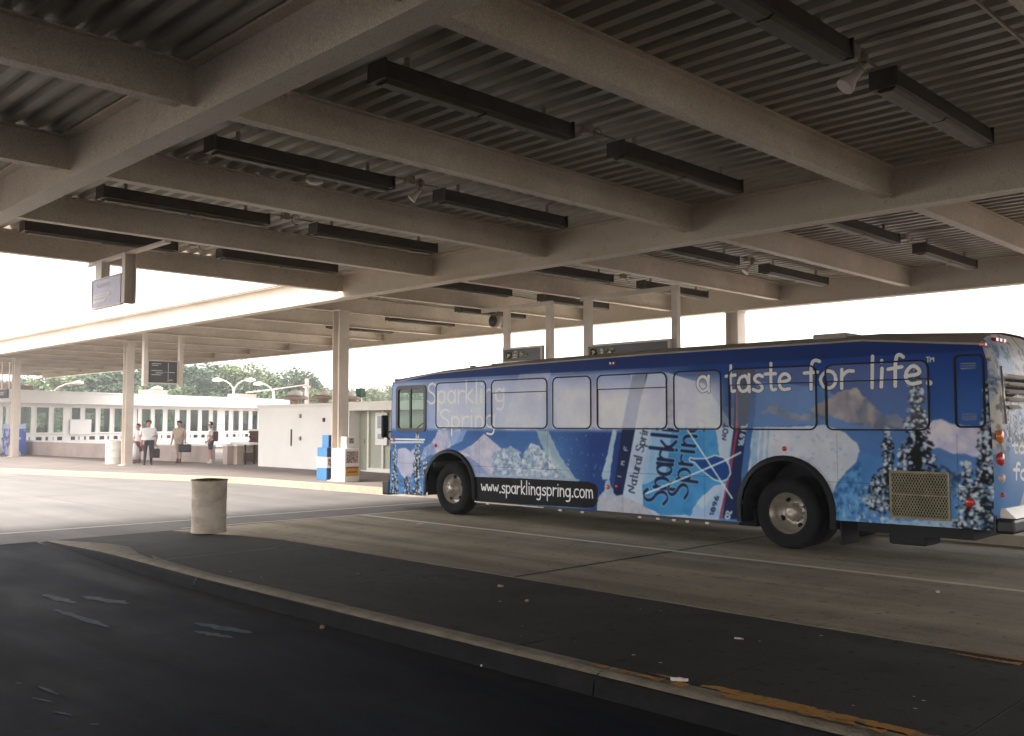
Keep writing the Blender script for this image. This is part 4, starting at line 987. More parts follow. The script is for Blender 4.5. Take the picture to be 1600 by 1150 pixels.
def tail(y, z, m, rr, name):
    q = MB(); q.lathe([(rr, 0), (rr, .03), (rr*.7, .05), (0, .055)], (XR+.03, y, z), 20, 'x'); q.build(name, m, bus)
for yy2 in (Y0+.1, Y1-.1):
    tail(yy2, 1.6, M['amber'], .085, 'turn_signal'); tail(yy2, 1.33, M['redlens'], .085, 'tail_light'); tail(yy2, 1.1, M['lampw'], .06, 'reversing_light'); tail(yy2, .9, M['redlens'], .03, 'reflector')
for k in (-1, 0, 1):
    q = MB(); q.cbox((XR-.1, Y0+.62+k*.14+0, 2.80), (.06, .09, .04)); q.build('clearance_lamp', M['redlens'], bus)

# ---------------------------------------------------------------- drum bin on the island
bp = at_z(326, 831, .09)
dr = empty('litter_drum', (bp[0], bp[1], .088), label='dented cream steel drum used as a litter bin on the traffic island', cat='litter bin')
def drum(parent, H, r, wob=.0, seed=1, m=M['barrel']):
    rr = random.Random(seed); prof = [(r*.985, 0), (r, .02), (r*.975, .04), (r*.975, H*.29), (r*1.0, H*.31), (r*1.0, H*.325), (r*.972, H*.345), (r*.97, H*.62), (r*.998, H*.64), (r*.998, H*.655), (r*.972, H*.675), (r*.985, H*.97), (r*1.01, H*.985), (r*1.01, H), (r*.97, H), (r*.95, H*.97), (r*.93, .05), (0, .04)]
    b = MB(); b.lathe(prof, n=48)
    b.v = [(x*(1+wob*math.sin(3*math.atan2(y, x)+1)*(.4+.6*z/H)), y*(1+wob*math.cos(2*math.atan2(y, x)+z*4)), z - (.035*max(0, math.sin(math.atan2(y, x)-1.2)))*(z < .05)*(wob > 0)) for x, y, z in b.v]
    nb = 14*48
    b.m = [1 if i//48 >= 14 else 0 for i in range(len(b.f))]
    return b.build('shell', [m, M['barrelin']], parent)
drum(dr, .8, .268, .014)
b = MB(); b.tube([(.27*math.cos(t_), .27*math.sin(t_), .8+.004*math.sin(3*t_)) for t_ in [i*2*math.pi/32 for i in range(33)]], .009, 6); b.build('rim', mat('rusty_rim', (.2,.08,.05), .7, var=.4, vs=12), dr)
b = MB(); b.lathe([(0, .56), (.1, .6), (.18, .57), (.235, .54)], n=14); b.v = [(x, y, z+rnd.uniform(-.03, .03)) for x, y, z in b.v]; b.build('rubbish', M['dark'], dr)

# ---------------------------------------------------------------- hanging signs
def hang_post(b, x0, y0, x1, y1, z0, z1): b.box(x0, y0, z0, x1, y1, z1)
# big faded sign near the open end: faces the camera, deep channel ends
SY = 7.2
sg = empty('hanging_sign', (-18.2, SY, 4.0), label='faded purple-grey hanging sign with two cream side channels at the open canopy end', cat='sign')
b = MB(); b.box(-.72, -.02, .02, .62, .02, .55); b.build('panel', M['signp'], sg)
b = MB(); b.box(-.74,-.03,-.02,.66,.03,.018); b.box(-.74,-.03,.552,.66,.03,.575); b.box(-.745,-.03,.018,-.722,.03,.552); b.build('frame', M['column'], sg)
b = MB(); b.box(.66,-.02,-.0,.68,.2,.95); b.box(.68,-.02,-.0,.80,.0,.95); b.box(.68,.18,-.0,.80,.2,.95); b.build('post', M['column'], sg)
b = MB(); b.box(-.74,.032,.3,-.46,.05,.95); b.box(-.46,.032,.3,-.44,.2,.95); b.build('post', M['column'], sg)
b = MB(); b.box(-1.25,.02,.92,2.35,.14,.965); b.build('cross_bar', M['column'], sg)
b = MB()
for z, x0, x1 in ((.24,-.66,.15),(.20,-.66,.1),(.13,-.66,-.05),(.1,-.66,-.1)): b.box(x0,-.024,z,x1,-.0205,z+.028)
stroke_mesh(text_strokes('Buses', (-.55,.4), (.1,.4), (0,.05)), .012, lambda x, z: (x, -.024, z), 0, b)
b.build('lettering', M['signt'], sg)
# small black timetable sign at the second column, faces along the platform
sg = empty('hanging_sign', (-33.0, 15.1, 3.1), label='black square information sign hung beside the second column', cat='sign')
b = MB(); b.box(-.03,-.56,.13,.03,.5,.9); b.build('panel', M['signb'], sg)
b = MB(); b.box(-.04,-.6,.09,.04,.54,.128); b.box(-.04,-.6,.902,.04,.54,.94); b.box(-.04,-.6,.128,.04,-.562,.902); b.box(-.04,.502,.128,.04,.54,.902); b.build('frame', M['column'], sg)
for y in (-.69, .64):
    b = MB(); b.box(-.09,y-.07,.0,.09,y+.07,PB-3.1+.0); b.build('post', M['column'], sg)
b = MB()
for (y0_, y1_, z) in ((-.45,-.1,.8),(-.45,-.2,.74),(-.45,-.05,.55),(-.3,-.02,.47),(-.45,-.1,.4),(.2,.42,.5),(.2,.35,.22)): b.box(.031,y0_,z,.035,y1_,z+.022)
b.box(.031,.16,.16,.035,.175,.86); b.box(.031,0,.51,.035,.3,.52); b.build('lettering', M['signt'], sg)
# bus sign pair beyond the bus
def panel_sign(px0, px1, ytop, ybot, Y, lab, txt, posts, bar, icons):
    a = at_y(px0, ytop, Y); c = at_y(px0, ybot, Y); d = at_y(px1, ytop, Y); x0, x1, z0, z1 = a[0], d[0], c[2], a[2]
    s_ = empty('hanging_sign', ((x0+x1)/2, Y, z0), label=lab, cat='sign'); W2, H2 = (x1-x0)/2, z1-z0
    b = MB(); b.box(-W2,-.04,0,W2,.04,H2); b.build('panel', M['signb'], s_)
    b = MB(); ring(b, [(-W2-.04,-.04),(W2+.04,-.04),(W2+.04,H2+.04),(-W2-.04,H2+.04)], [(-W2+.01,.01),(W2-.01,.01),(W2-.01,H2-.01),(-W2+.01,H2-.01)], lambda x, z: (x,-.055,z), lambda x, z: (x,.055,z)); b.build('frame', M['column'], s_)
    for px_, pw in posts:
        X_ = at_y(px_, 500, Y)[0]-(x0+x1)/2; b = MB(); b.box(X_-pw/2,.06,-.05,X_+pw/2,.2,PB-z0); b.build('post', M['column'], s_)
    b = MB(); p0, p1 = [at_y(q, 470, Y)[0]-(x0+x1)/2 for q in bar]; b.box(p0,.03,PB-z0-.11,p1,.055,PB-z0-.002); b.build('cross_bar', M['column'], s_)
    b = MB(); f = lambda x, z: (x,-.0585,z)
    hx = -W2+H2*.55; stroke_mesh([arc(hx, H2/2, H2*.26, H2*.26, 0, 360, 18)], .05, f, 0, b); stroke_mesh([[(hx+H2*.14, H2/2), (hx-H2*.14, H2/2)], [(hx-.02, H2*.62), (hx-H2*.14, H2/2), (hx-.02, H2*.38)]], .035, f, 0, b)
    x = hx+H2*.75
    if icons:
        stroke_mesh([rrect(x-.09, H2*.32, x+.09, H2*.76, .03, 2)+[(x+.09, H2*.7)], [(x-.09, H2*.5), (x+.09, H2*.5)], [(x-.07, H2*.3), (x-.07, H2*.24)], [(x+.07, H2*.3), (x+.07, H2*.24)]], .025, f, 0, b); x += H2*.6
    adv = sum(G[c][0] for c in txt)*H2*.16
    stroke_mesh(text_strokes(txt, (x, H2*.38), (x+adv, H2*.38), (0, H2*.2)), .028, f, 0, b)
    b.build('lettering', M['signt2'], s_)
panel_sign(789, 847, 546.5, 566, 18, 'small dark bus sign on two posts above the bus roof', 'Buses', [(787,.16),(854,.18)], (751,862), True)
panel_sign(921, 1046, 541.5, 561, 18, 'wider dark sign with arrow, half hidden behind the bus roof', 'Kiss & Ride', [(914,.2),(1051,.16)], (905,1060), False)
sg = empty('hanging_sign', at_y(7, 616, 15.3), label='small dark sign cut by the photo edge near the third column', cat='sign')
b = MB(); b.box(-.8,-.04,-.2,.55,.04,.25); b.build('panel', M['signb'], sg); b = MB(); b.box(-.5,-.045,-.02,-.05,-.0405,.03); b.box(-.5,-.045,.08,.1,-.0405,.11); b.build('lettering', M['signt'], sg)
b = MB(); b.box(.45,.04,.25,.55,.08,1.6); b.box(-.7,.04,.25,-.6,.08,1.6); b.build('post', M['column'], sg)

# ---------------------------------------------------------------- station building at the far left (facade runs away from the camera)
A0, A1 = Vector((-53.9, 16.8)), Vector((-60.6, 34.8)); U = (A1-A0).normalized(); N = Vector((U.y, -U.x))
if N.x < 0: N = -N
def fs(px):                      # distance along the facade of a picture column
    d = ray(px, 660); D2 = Vector((d[0], d[1])); # A0 + U s = D2 t
    det = U.x*(-D2.y) - (-D2.x)*U.y; rhs = -A0
    return (rhs.x*(-D2.y) - (-D2.x)*rhs.y)/det
def fp(s_, off, z): q = A0 + U*s_ + N*off; return (q.x, q.y, z)
st = empty('station_building', (0,0,0), label='long low white station building with a row of tall windows', cat='building')
SA_, SB_ = -14.0, fs(438)
wl_px = [(2,10),(14,24),(30,49),(55,77),(82,99),(110,126),(131,150),(155,172),(177,192),(199,207),(212,216),(220,236),(240,255),(260,274),(279,292),(296,310),(314,327),(331,340),(350,358),(363,374),(378,389),(393,403)]
holes = []; smalls = []
for a, b_ in wl_px:
    s0, s1 = fs(a), fs(b_); holes.append([(s0,1.22),(s1,1.22),(s1,2.70),(s0,2.70)])
    smalls.append([(s0+.05,.84),(s1-.05,.84),(s1-.05,1.04),(s0+.05,1.04)])
fill_with_holes([(SA_,.1),(SB_,.1),(SB_,3.3),(SA_,3.3)], holes+smalls, lambda s_, z: fp(s_, 0, z), 'wall', M['white'], st)
fill_with_holes([(SA_,.1),(SB_,.1),(SB_,3.3),(SA_,3.3)], [[(k, 1.0), (k+1.9, 1.0), (k+1.9, 2.8), (k, 2.8)] for k in np.arange(SA_+1, SB_-3, 2.3)], lambda s_, z: fp(s_, -7, z), 'wall', M['inner'], st)
for s_ in (SA_, SB_):
    b = MB(); b.add([fp(s_,0,.1), fp(s_,-7,.1), fp(s_,-7,3.3), fp(s_,0,3.3)], [(0,1,2,3)]); b.build('wall', M['hall'], st)
b = MB(); q = [fp(SA_-.3,.75,0)[:2], fp(SB_+.3,.75,0)[:2], fp(SB_+.3,-7.6,0)[:2], fp(SA_-.3,-7.6,0)[:2]]; b.prism(q, 'z', 2.85, 3.46); b.build('roof', M['white'], st)
b = MB(); q = [fp(SA_-.36,.81,0)[:2], fp(SB_+.36,.81,0)[:2], fp(SB_+.36,-7.7,0)[:2], fp(SA_-.36,-7.7,0)[:2]]; b.prism(q, 'z', 3.46, 3.54); b.build('coping', M['white'], st)
b = MB(); q = [fp(SA_,0,0)[:2], fp(SB_,0,0)[:2], fp(SB_,-7,0)[:2], fp(SA_,-7,0)[:2]]; b.prism(q, 'z', .05, .2); b.build('floor', M['inner'], st)
for k, h in enumerate(holes):
    s0, s1 = h[0][0], h[1][0]; b = MB()
    o_, i_ = [(s0,1.22),(s1,1.22),(s1,2.70),(s0,2.70)], [(s0+.05,1.27),(s1-.05,1.27),(s1-.05,2.65),(s0+.05,2.65)]
    ring(b, o_, i_, lambda s_, z: fp(s_, .03, z), lambda s_, z: fp(s_, -.06, z)); b.add([fp(s0-.05,.09,1.19), fp(s1+.05,.09,1.19), fp(s1+.05,.0,1.22), fp(s0-.05,.0,1.22)], [(0,1,2,3)])
    wd = b.build('window', M['white'], st)
    p_ = MB(); p_.add([fp(s0+.04,-.02,1.26), fp(s1-.04,-.02,1.26), fp(s1-.04,-.02,2.66), fp(s0+.04,-.02,2.66)], [(0,1,2,3)]); p_.build('pane', M['glassd'], wd)
    if k % 3 != 1:
        p_ = MB(); zt = 2.66-.28*((k*7) % 3); p_.box(0,0,0,0,0,0) if False else None
        p_.add([fp(s0+.06,-.12,zt-.3), fp(s1-.06,-.12,zt-.3), fp(s1-.06,-.12,2.66), fp(s0+.06,-.12,2.66)], [(0,1,2,3)]); p_.build('blind', M['inner'], wd)
for h in smalls:
    s0, s1 = h[0][0], h[1][0]; b = MB(); b.add([fp(s0,-.05,.84), fp(s1,-.05,.84), fp(s1,-.05,1.04), fp(s0,-.05,1.04)], [(0,1,2,3)]); b.build('transom_pane', M['glassd'], st)
    b = MB(); k = int((s0*13) % 3); m_ = (s0+s1)/2 + (.1 if k else -.15); b.add([fp(m_-.12,.01,.83), fp(m_+.12,.01,.83), fp(m_+.12,.01,1.05), fp(m_-.12,.01,1.05)], [(0,1,2,3)]); b.build('transom_post', M['white'], st)
b = MB(); s0, s1 = fs(108), fs(141); b.add([fp(s0,.1,1.15), fp(s1,.1,1.15), fp(s1,.1,2.0), fp(s0,.1,2.0), fp(s0,.06,1.15), fp(s1,.06,1.15), fp(s1,.06,2.0), fp(s0,.06,2.0)], [(0,1,2,3),(4,5,6,7),(0,1,5,4),(2,3,7,6),(1,2,6,5),(0,3,7,4)]); b.build('notice_board', M['white'], st)
pinkm = mat('pinkish_roof_unit', (.42,.3,.27), .8, var=.15)
for (px0, px1, off, h) in ((60,76,-2.5,.5),(79,105,-2.8,.4),(270,284,-2,.42),(284,297,-2,.42),(406,434,-2,.4)):
    s0, s1 = fs(px0), fs(px1); b = MB(); q = [fp(s0,off,0)[:2], fp(s1,off,0)[:2], fp(s1,off-1,0)[:2], fp(s0,off-1,0)[:2]]; b.prism(q, 'z', 3.5, 3.54+h); b.build('roof_unit', pinkm, st)
# inside: ticket hall clutter seen through glass
for k in range(9):
    s_ = SA_+4+k*4.1; b = MB(); q = [fp(s_,-3,0)[:2], fp(s_+1.2,-3,0)[:2], fp(s_+1.2,-4,0)[:2], fp(s_,-4,0)[:2]]; b.prism(q, 'z', .2, 1.3+.5*(k % 3)); b.build('counter', [M['greywall'], M['inner'], M['cream']][k % 3], st)

# low wall in front of it
W0, W1 = Vector((-56, 16.6)), Vector((-36.3, 18.75))
lw = empty('low_wall', (0,0,0), label='low pinkish plaster wall with pale coping behind the waiting people', cat='wall')
b = MB(); b.obox(W0, W1, .3, .14, .82); b.build('wall_body', M['lowwall'], lw)
d = (W1-W0).normalized(); k = 0; L = (W1-W0).length; nseg = 9
for i in range(nseg):
    a, c = W0+d*(L*i/nseg+.01), W0+d*(L*(i+1)/nseg-.01); b = MB(); b.obox(a, c, .38, .821, .89); b.build('coping', M['white'], lw)
# stout planter boxes at its end
for i, (px0, px1) in enumerate(((346,357),(358,374))):
    a, c = at_z(px0, 725.5, .15), at_z(px1, 725.8, .15)
    pl = empty('planter_box', ((a[0]+c[0])/2, (a[1]+c[1])/2+.35, .15), label=['pale concrete planter box joined to the low wall end','shaded tan planter box next to the brown brick wall'][i], cat='planter', group='planter boxes at the end of the low wall')
    wd = (c[0]-a[0])/2*.97; b = MB(); b.box(-wd,-.35,0,wd,.35,.72); b.build('box', M['planter'] if i else M['lowwall'], pl)
    b = MB(); b.box(-wd-.04,-.4,.721,wd+.04,.4,.8); b.build('rim', M['white'], pl)
# brown brick wall section
bw = empty('brick_wall', (-36.6, 20.6, .15), label='dark brown brick wall section between the windows and the white kiosk', cat='wall')
b = MB(); b.box(0,.02,0,3.4,.3,1.3); b.build('core', M['mortar'], bw)
bm_ = MB(); bm_.box(0,0,0,.235,.04,.085); first_b = None
for r_i in range(13):
    for c_i in range(14):
        x = c_i*.245 + (.12 if r_i % 2 else 0)
        if x > 3.3: continue
        if first_b is None: first_b = bm_.build('brick', M['brick'], bw); o = first_b
        else: o = first_b.copy(); C.objects.link(o); o.parent = bw
        o.location = (x, -.02+rnd.uniform(-.004,.004), r_i*.1+.006)
b = MB(); b.box(0,-.06,1.31,3.4,.32,1.37); b.build('coping', M['white'], bw)
b = MB(); b.tube([(-.6,-.5,.62),(1.9,-.5,.62)], .035, 8)
tb = empty('service_cart', at_z(383, 725, .15), label='white topped cart standing in front of the brown brick wall', cat='cart')
b = MB(); b.box(-.75,-.25,.78,.75,.25,.86); b.build('top', M['white'], tb)
b = MB()
for x in (-.35,.35):
    for y in (-.2,.2): b.box(x-.025,y-.025,0,x+.025,y+.025,.78)
b.build('leg', M['dark'], tb)
b = MB(); b.box(-.35,-.22,.12,.35,.22,.45); b.build('shelf_box', M['brick'], tb)
# ---------------------------------------------------------------- white kiosk building
kx0 = at_y(403, 727, 18.5)[0]; ks = empty('kiosk_building', (0,0,0), label='plain white flat-roofed kiosk building behind the first column', cat='building')
KT = 2.46; xr = at_y(545, 700, 18.5)[0]
b = MB(); b.box(kx0,18.5,.1,xr,26,KT-.1); b.build('wall', M['white'], ks)
b = MB(); b.box(kx0-.05,18.44,KT-.1,xr+.02,26.1,KT); b.build('coping', M['cream'], ks)
b = MB(); b.box(xr+.02,19.0,.1,-12,26,KT-.28); b.build('wall', M['greywall'], ks)
b = MB(); b.box(xr+.03,18.42,KT-.27,-12,26.1,KT+.02); b.build('fascia', M['cream'], ks)
b = MB(); b.box(xr+.03,18.95,.14,-12,18.99,.28); b.build('plinth', M['white'], ks)
for px_ in (553, 577, 600): 
    X_ = at_y(px_, 700, 19)[0]; b = MB(); b.box(X_-.05,18.93,.28,X_+.05,18.99,KT-.28); b.build('panel_joint', M['cream'], ks)
X_ = [at_y(p, 690, 19)[0] for p in (556, 575)]; b = MB(); b.box(X_[0],18.94,.2,X_[1],18.985,2.15); dd = b.build('door', mat('door_grey_green', (.36,.37,.30), .6, var=.08), ks)
b = MB(); b.tube([(X_[1]-.1,18.9,1.1),(X_[1]-.1,18.9,1.25)], .02, 6); b.build('handle', M['alu'], dd)
X_ = [at_y(p, 690, 18.9)[0] for p in (586, 604)]; b = MB(); b.box(X_[0],18.9,1.05,X_[1],18.93,2.12); pn = b.build('notice', M['white'], ks)
b = MB(); b.box(X_[0]+.12,18.895,1.6,X_[1]-.12,18.8985,2.0); b.box(X_[0]+.14,18.895,1.25,X_[1]-.14,18.8985,1.42); b.build('print', mat('notice_print', (.4,.42,.5), .7, var=.3, vs=9), pn)
X_ = at_y(455.5, 690, 18.5)[0]; b = MB(); b.box(X_-.03,18.47,.95,X_+.03,18.497,1.55); b.build('downpipe_slot', M['brick'], ks)
for px_, py_ in ((507,656),(470,650),(470,685)): 
    p = at_y(px_, py_, 18.5); b = MB(); b.box(p[0]-.04,18.44,p[2]-.07,p[0]+.04,18.497,p[2]+.07); b.build('fitting', M['brick'] if px_ == 507 else M['conduit'], ks)
for i, (px_, Y_) in enumerate(((462,20.5),(505,20),(548,20.5))):
    p = at_y(px_, 630, Y_); rv = empty('roof_vent', (p[0], Y_, KT-.02), label='pinkish mushroom roof vent, %s' % ['leftmost of the three on the kiosk','just left of the first column','just right of the first column'][i], cat='roof vent', group='mushroom vents on the kiosk roof')
    s_ = 1.15-.15*i; b = MB(); b.lathe([(.2*s_,0),(.2*s_,.22*s_),(.42*s_,.24*s_),(.45*s_,.32*s_),(.3*s_,.38*s_)], n=20); b.build('base', mat('vent_metal', (.4,.3,.26), .7, var=.25, vs=6), rv)
    b = MB(); b.lathe([(.22*s_,.38*s_),(.24*s_,.48*s_),(.16*s_,.56*s_),(0,.58*s_)], n=20); b.build('cap', M['cream'], rv)
p = at_y(563, 622, 21); gs = empty('roof_box', (p[0], 21, KT), label='small green box on a post on the kiosk roof', cat='box')
b = MB(); b.box(-.16,-.1,.28,.16,.1,.62); b.build('box', mat('green_enamel', (.02,.11,.07), .5), gs); b = MB(); b.tube([(0,0,-.02),(0,0,.28)], .04, 8); b.tube([(.22,.1,-.02),(.22,.1,.5)], .025, 8); b.build('post', M['conduit'], gs)

# ---------------------------------------------------------------- newspaper boxes by the first column
def pt(px, py): return at_z(px, py, .15)
p = pt(503, 751); nb = empty('newspaper_box', (p[0]-.1, p[1]+.3, .15), label='blue and white newspaper box left of the first column', cat='newspaper box', group='newspaper boxes at the first column')
b = MB(); b.box(-.25,-.25,0,.25,.25,.36); b.box(-.24,-.24,.66,.24,.24,.93); b.build('body', M['blue'], nb, bevel=.01)
b = MB(); b.box(-.245,-.245,.361,.245,.245,.659); b.build('band', M['white'], nb)
b = MB(); b.box(.251,-.24,.02,.262,.24,.35); b.build('front_door', M['navy'], nb); b = MB(); b.box(.241,-.23,.67,.25,.23,.92); b.build('front_panel', M['navy'], nb)
b = MB(); b.box(.246,-.2,.40,.256,.2,.62); b.build('front_print', mat('maroon_print', (.25,.06,.1), .6, col2=(.6,.5,.55), vs=14, thr=(.45,.55)), nb)
b = MB(); b.box(-.14,-.15,.931,.18,.15,1.28); dm = b.build('top_box', M['blue'], nb, bevel=.01)
b = MB(); b.box(.181,-.14,.95,.19,.14,1.26); b.build('coin_panel', M['navy'], dm); b = MB(); b.box(.191,-.05,1.08,.2,.06,1.18); b.build('coin_plate', M['white'], dm)
p = pt(539, 753.5); nb = empty('newspaper_box', (p[0]-.31, p[1]+.24, .15), label='white newspaper box with yellow card and newspaper in its front', cat='newspaper box', group='newspaper boxes at the first column')
b = MB(); b.box(-.31,-.25,0,.31,.25,.92); b.build('body', M['white'], nb, bevel=.015)
b = MB(); stroke_mesh([[(.0,.16),(.05,.4),(.12,.66),(.2,.84)]], .03, lambda x, z: (x,-.253,z), 0, b); b.lathe([(.035,0),(0,0)], (-.01,-.254,.14), 12, 'y'); b.build('stripe', mat('faded_violet', (.42,.38,.55), .6), nb)
b = MB(); b.box(.3105,-.2,.52,.322,.18,.84); b.build('window', M['news'], nb); b = MB(); b.box(.3105,-.22,.16,.325,.2,.42); b.build('card', M['yellow'], nb)
b = MB(); b.box(.3255,-.22,.37,.328,.2,.41); b.box(.3255,-.17,.25,.328,.15,.29); b.build('card_print', mat('card_brown', (.25,.1,.03), .6), nb)
b = MB(); b.box(-.02,-.16,.921,.24,.16,1.24); b.build('coin_box', M['white'], nb, bevel=.01)
b = MB(); b.box(.2405,-.06,1.06,.25,.08,1.2); b.build('coin_plate', M['news'], nb)
# far litter drum and a pair of items by the third column
p = at_z(167, 725, .15); fd = empty('litter_drum', (p[0], p[1]+.25, .15), label='pale cream litter drum by the low wall left of the second column', cat='litter bin'); drum(fd, .92, .31, .006, m=M['cream'])
vm = empty('vending_machine', (-52.2, 16.1, .15), label='blue and white vending machine at the far left photo edge', cat='vending machine')
b = MB(); b.box(-.5,-.4,0,.5,.4,1.35); b.build('cabinet', mat('vending_blue', (.05,.09,.4), .4, col2=(.5,.5,.6), vs=3, thr=(.5,.55)), vm); b = MB(); b.box(-.42,-.42,1.351,.42,.4,1.6); b.build('header', mat('pale_blue', (.45,.55,.68), .5), vm)

# ---------------------------------------------------------------- people
def person(loc, rz, H, J, cols, lab, hair=(.03,.02,.015), bag=None, girth=1.0, hair_long=False, skirt=False):
    """J: joint positions for a 1 m-tall figure facing -Y; cols: dict of materials"""
    root = empty('person', loc, rz, label=lab, cat='person')
    V, E_, Rr, T = [], [], [], []
    idx = {}
    def j(name, p, r, ta):
        idx[name] = len(V); V.append(Vector(p)*H); Rr.append(r*H); T.append(ta)
    def e(a, b): E_.append((idx[a], idx[b]))
    g_ = girth
    j('pel', J.get('pel', (0,0,.53)), .075*g_, 'leg'); j('waist', J.get('waist', (0,0,.60)), .072*g_, 'top'); j('chest', J.get('chest', (0,.0,.71)), .082*g_, 'top')
    j('neck', J.get('neck', (0,.005,.815)), .038, 'top'); j('throat', J.get('throat', (0,-.002,.85)), .032, 'skin'); j('head', J.get('head', (0,-.012,.905)), .054, 'skin'); j('crown', J.get('crown', (0,-.005,.952)), .045, 'skin')
    for a, b in (('pel','waist'),('waist','chest'),('chest','neck'),('neck','throat'),('throat','head'),('head','crown')): e(a, b)
    for s_, n_ in ((-1,'l'),(1,'r')):
        sh = J.get('sh'+n_, (s_*.105*g_**.5, .005, .785)); el = J.get('el'+n_, (s_*.135*g_**.6, .01, .63)); wr = J.get('wr'+n_, (s_*.14*g_**.6, -.03, .50))
        j('sh'+n_, sh, .042, 'top'); j('ua'+n_, (Vector(sh)*.5+Vector(el)*.5), .034, 'top'); j('el'+n_, el, .026, 'arm'); j('wr'+n_, wr, .017, 'skin')
        hd = (Vector(wr)-Vector(el)).normalized(); pm = Vector(wr)+hd*.035; j('pm'+n_, pm, .019, 'skin')
        for a, b in (('chest','sh'+n_),('sh'+n_,'ua'+n_),('ua'+n_,'el'+n_),('el'+n_,'wr'+n_),('wr'+n_,'pm'+n_)): e(a, b)
        hip = J.get('hip'+n_, (s_*.05*g_, 0, .505)); kn = J.get('kn'+n_, (s_*.058, -.01, .285)); an = J.get('an'+n_, (s_*.06, .01, .045)); to = J.get('to'+n_, (an[0]+s_*.012, an[1]-.085, .02))
        j('hip'+n_, hip, .058*g_, 'leg'); j('th'+n_, Vector(hip)*.5+Vector(kn)*.5, .05*g_**.5, 'leg'); j('kn'+n_, kn, .036, 'shin'); j('cf'+n_, Vector(kn)*.55+Vector(an)*.45, .034, 'shin'); j('an'+n_, an, .024, 'sock'); j('to'+n_, to, .02, 'shoe'); j('he'+n_, (an[0], an[1]+.02, .022), .022, 'shoe')
        for a, b in (('pel','hip'+n_),('hip'+n_,'th'+n_),('th'+n_,'kn'+n_),('kn'+n_,'cf'+n_),('cf'+n_,'an'+n_),('an'+n_,'to'+n_),('an'+n_,'he'+n_)): e(a, b)
    me = bpy.data.meshes.new('body'); me.from_pydata(V, E_, []); o = bpy.data.objects.new('body', me); C.objects.link(o)
    sk = o.modifiers.new('skin', 'SKIN'); sk.use_smooth_shade = True; ss = o.modifiers.new('sub', 'SUBSURF'); ss.levels = ss.render_levels = 2
    for i, sv_ in enumerate(me.skin_vertices[0].data): sv_.radius = (Rr[i]*(1.22 if T[i] in ('top',) and i in (1,2) else 1), Rr[i]*(.85 if i in (0,1,2) else 1)); sv_.use_root = (i == 0)
    dg = bpy.context.evaluated_depsgraph_get(); dg.update(); em = bpy.data.meshes.new_from_object(o.evaluated_get(dg)); bpy.data.objects.remove(o)
    keys = ['skin','top','arm','leg','shin','sock','shoe']
    em.materials.clear()
    for k in keys: em.materials.append(cols[k])
    tops = [(V[a], V[b], T[a], T[b]) for a, b in E_]
    for f in em.polygons:
        c = f.center; best = None
        for (a, b, ta, tb_) in tops:
            d_ = b-a; t_ = max(0, min(1, (c-a).dot(d_)/max(d_.length_squared, 1e-9))); D_ = (c-a-d_*t_).length
            if best is None or D_ < best[0]: best = (D_, ta if t_ < .5 else tb_)
        f.material_index = keys.index(best[1]); f.use_smooth = True
    # fingers, nose, ears and eyes are joined into the same mesh
    ex = MB(); hd_ = V[idx['head']]
    for s_, n_ in ((-1,'l'),(1,'r')):
        w_, p_ = V[idx['wr'+n_]], V[idx['pm'+n_]]; dirn = (p_-w_).normalized(); side = Vector((0,1,0)); side = (side - dirn*side.dot(dirn)).normalized(); inn = dirn.cross(side)*s_
        for k, L_ in enumerate((.038,.043,.041,.032)):
            a = p_ + side*(k-1.5)*.0115*H; ex.tube([a, a+dirn*L_*.55*H, a+dirn*L_*H+inn*.012*H], [.0062*H,.0058*H,.0045*H], 6)
        a = w_+dirn*.012*H - side*.016*H; ex.tube([a, a-side*.014*H+dirn*.02*H, a-side*.012*H+dirn*.036*H+inn*.008*H], [.0066*H,.006*H,.005*H], 6)
        ex.tube([hd_+Vector((s_*.05*H,0,-.012*H)), hd_+Vector((s_*.058*H,.006*H,.004*H)), hd_+Vector((s_*.052*H,.004*H,.014*H))], .008*H, 6)
        ex.lathe([(0,-.005*H),(.0055*H,0),(0,.005*H)], hd_+Vector((s_*.019*H,-.0525*H,.004*H)), 8, 'y', 7)
    ex.tube([hd_+Vector((0,-.05*H,.008*H)), hd_+Vector((0,-.063*H,-.01*H)), hd_+Vector((0,-.052*H,-.014*H))], [.005*H,.008*H,.006*H], 6)
    ex.tube([hd_+Vector((-.016*H,-.05*H,-.028*H)), hd_+Vector((0,-.054*H,-.029*H)), hd_+Vector((.016*H,-.05*H,-.028*H))], .004*H, 5, 8)
    xo = ex.build('tmp', [M['dark']]*9); bm = bmesh.new(); bm.from_mesh(em)
    me2 = xo.data
    for f in me2.polygons: f.material_index = {0: 0, 7: 7, 8: 8}[f.material_index]
    bm.from_mesh(me2); em.materials.append(M['black']); em.materials.append(cols['lip']); bm.to_mesh(em); bm.free(); bpy.data.objects.remove(xo)
    body = bpy.data.objects.new('body', em); C.objects.link(body); body.parent = root
    hb = MB(); n_ = 14; hm = mat('hair', hair, .7, var=.3, vs=40)
    cr_ = (V[idx['head']]+V[idx['crown']])*.5 + Vector((0, .006*H, .012*H))
    for i in range(7):
        ph = math.pi/2*i/6
    rows = []
    for i in range(8):
        ph = R(90 - i*18); rr = .061*H*math.cos(ph); z = .058*H*math.sin(ph)
        rows.append([(cr_.x+rr*math.cos(2*math.pi*k/n_), cr_.y + rr*math.sin(2*math.pi*k/n_)*1.08 + (.012*H if math.sin(2*math.pi*k/n_) < -.2 and i > 3 else 0)*(i-3)*.9, cr_.z+z + (.02*H*(i-3) if math.sin(2*math.pi*k/n_) < -.3 and i > 3 else 0)) for k in range(n_)])
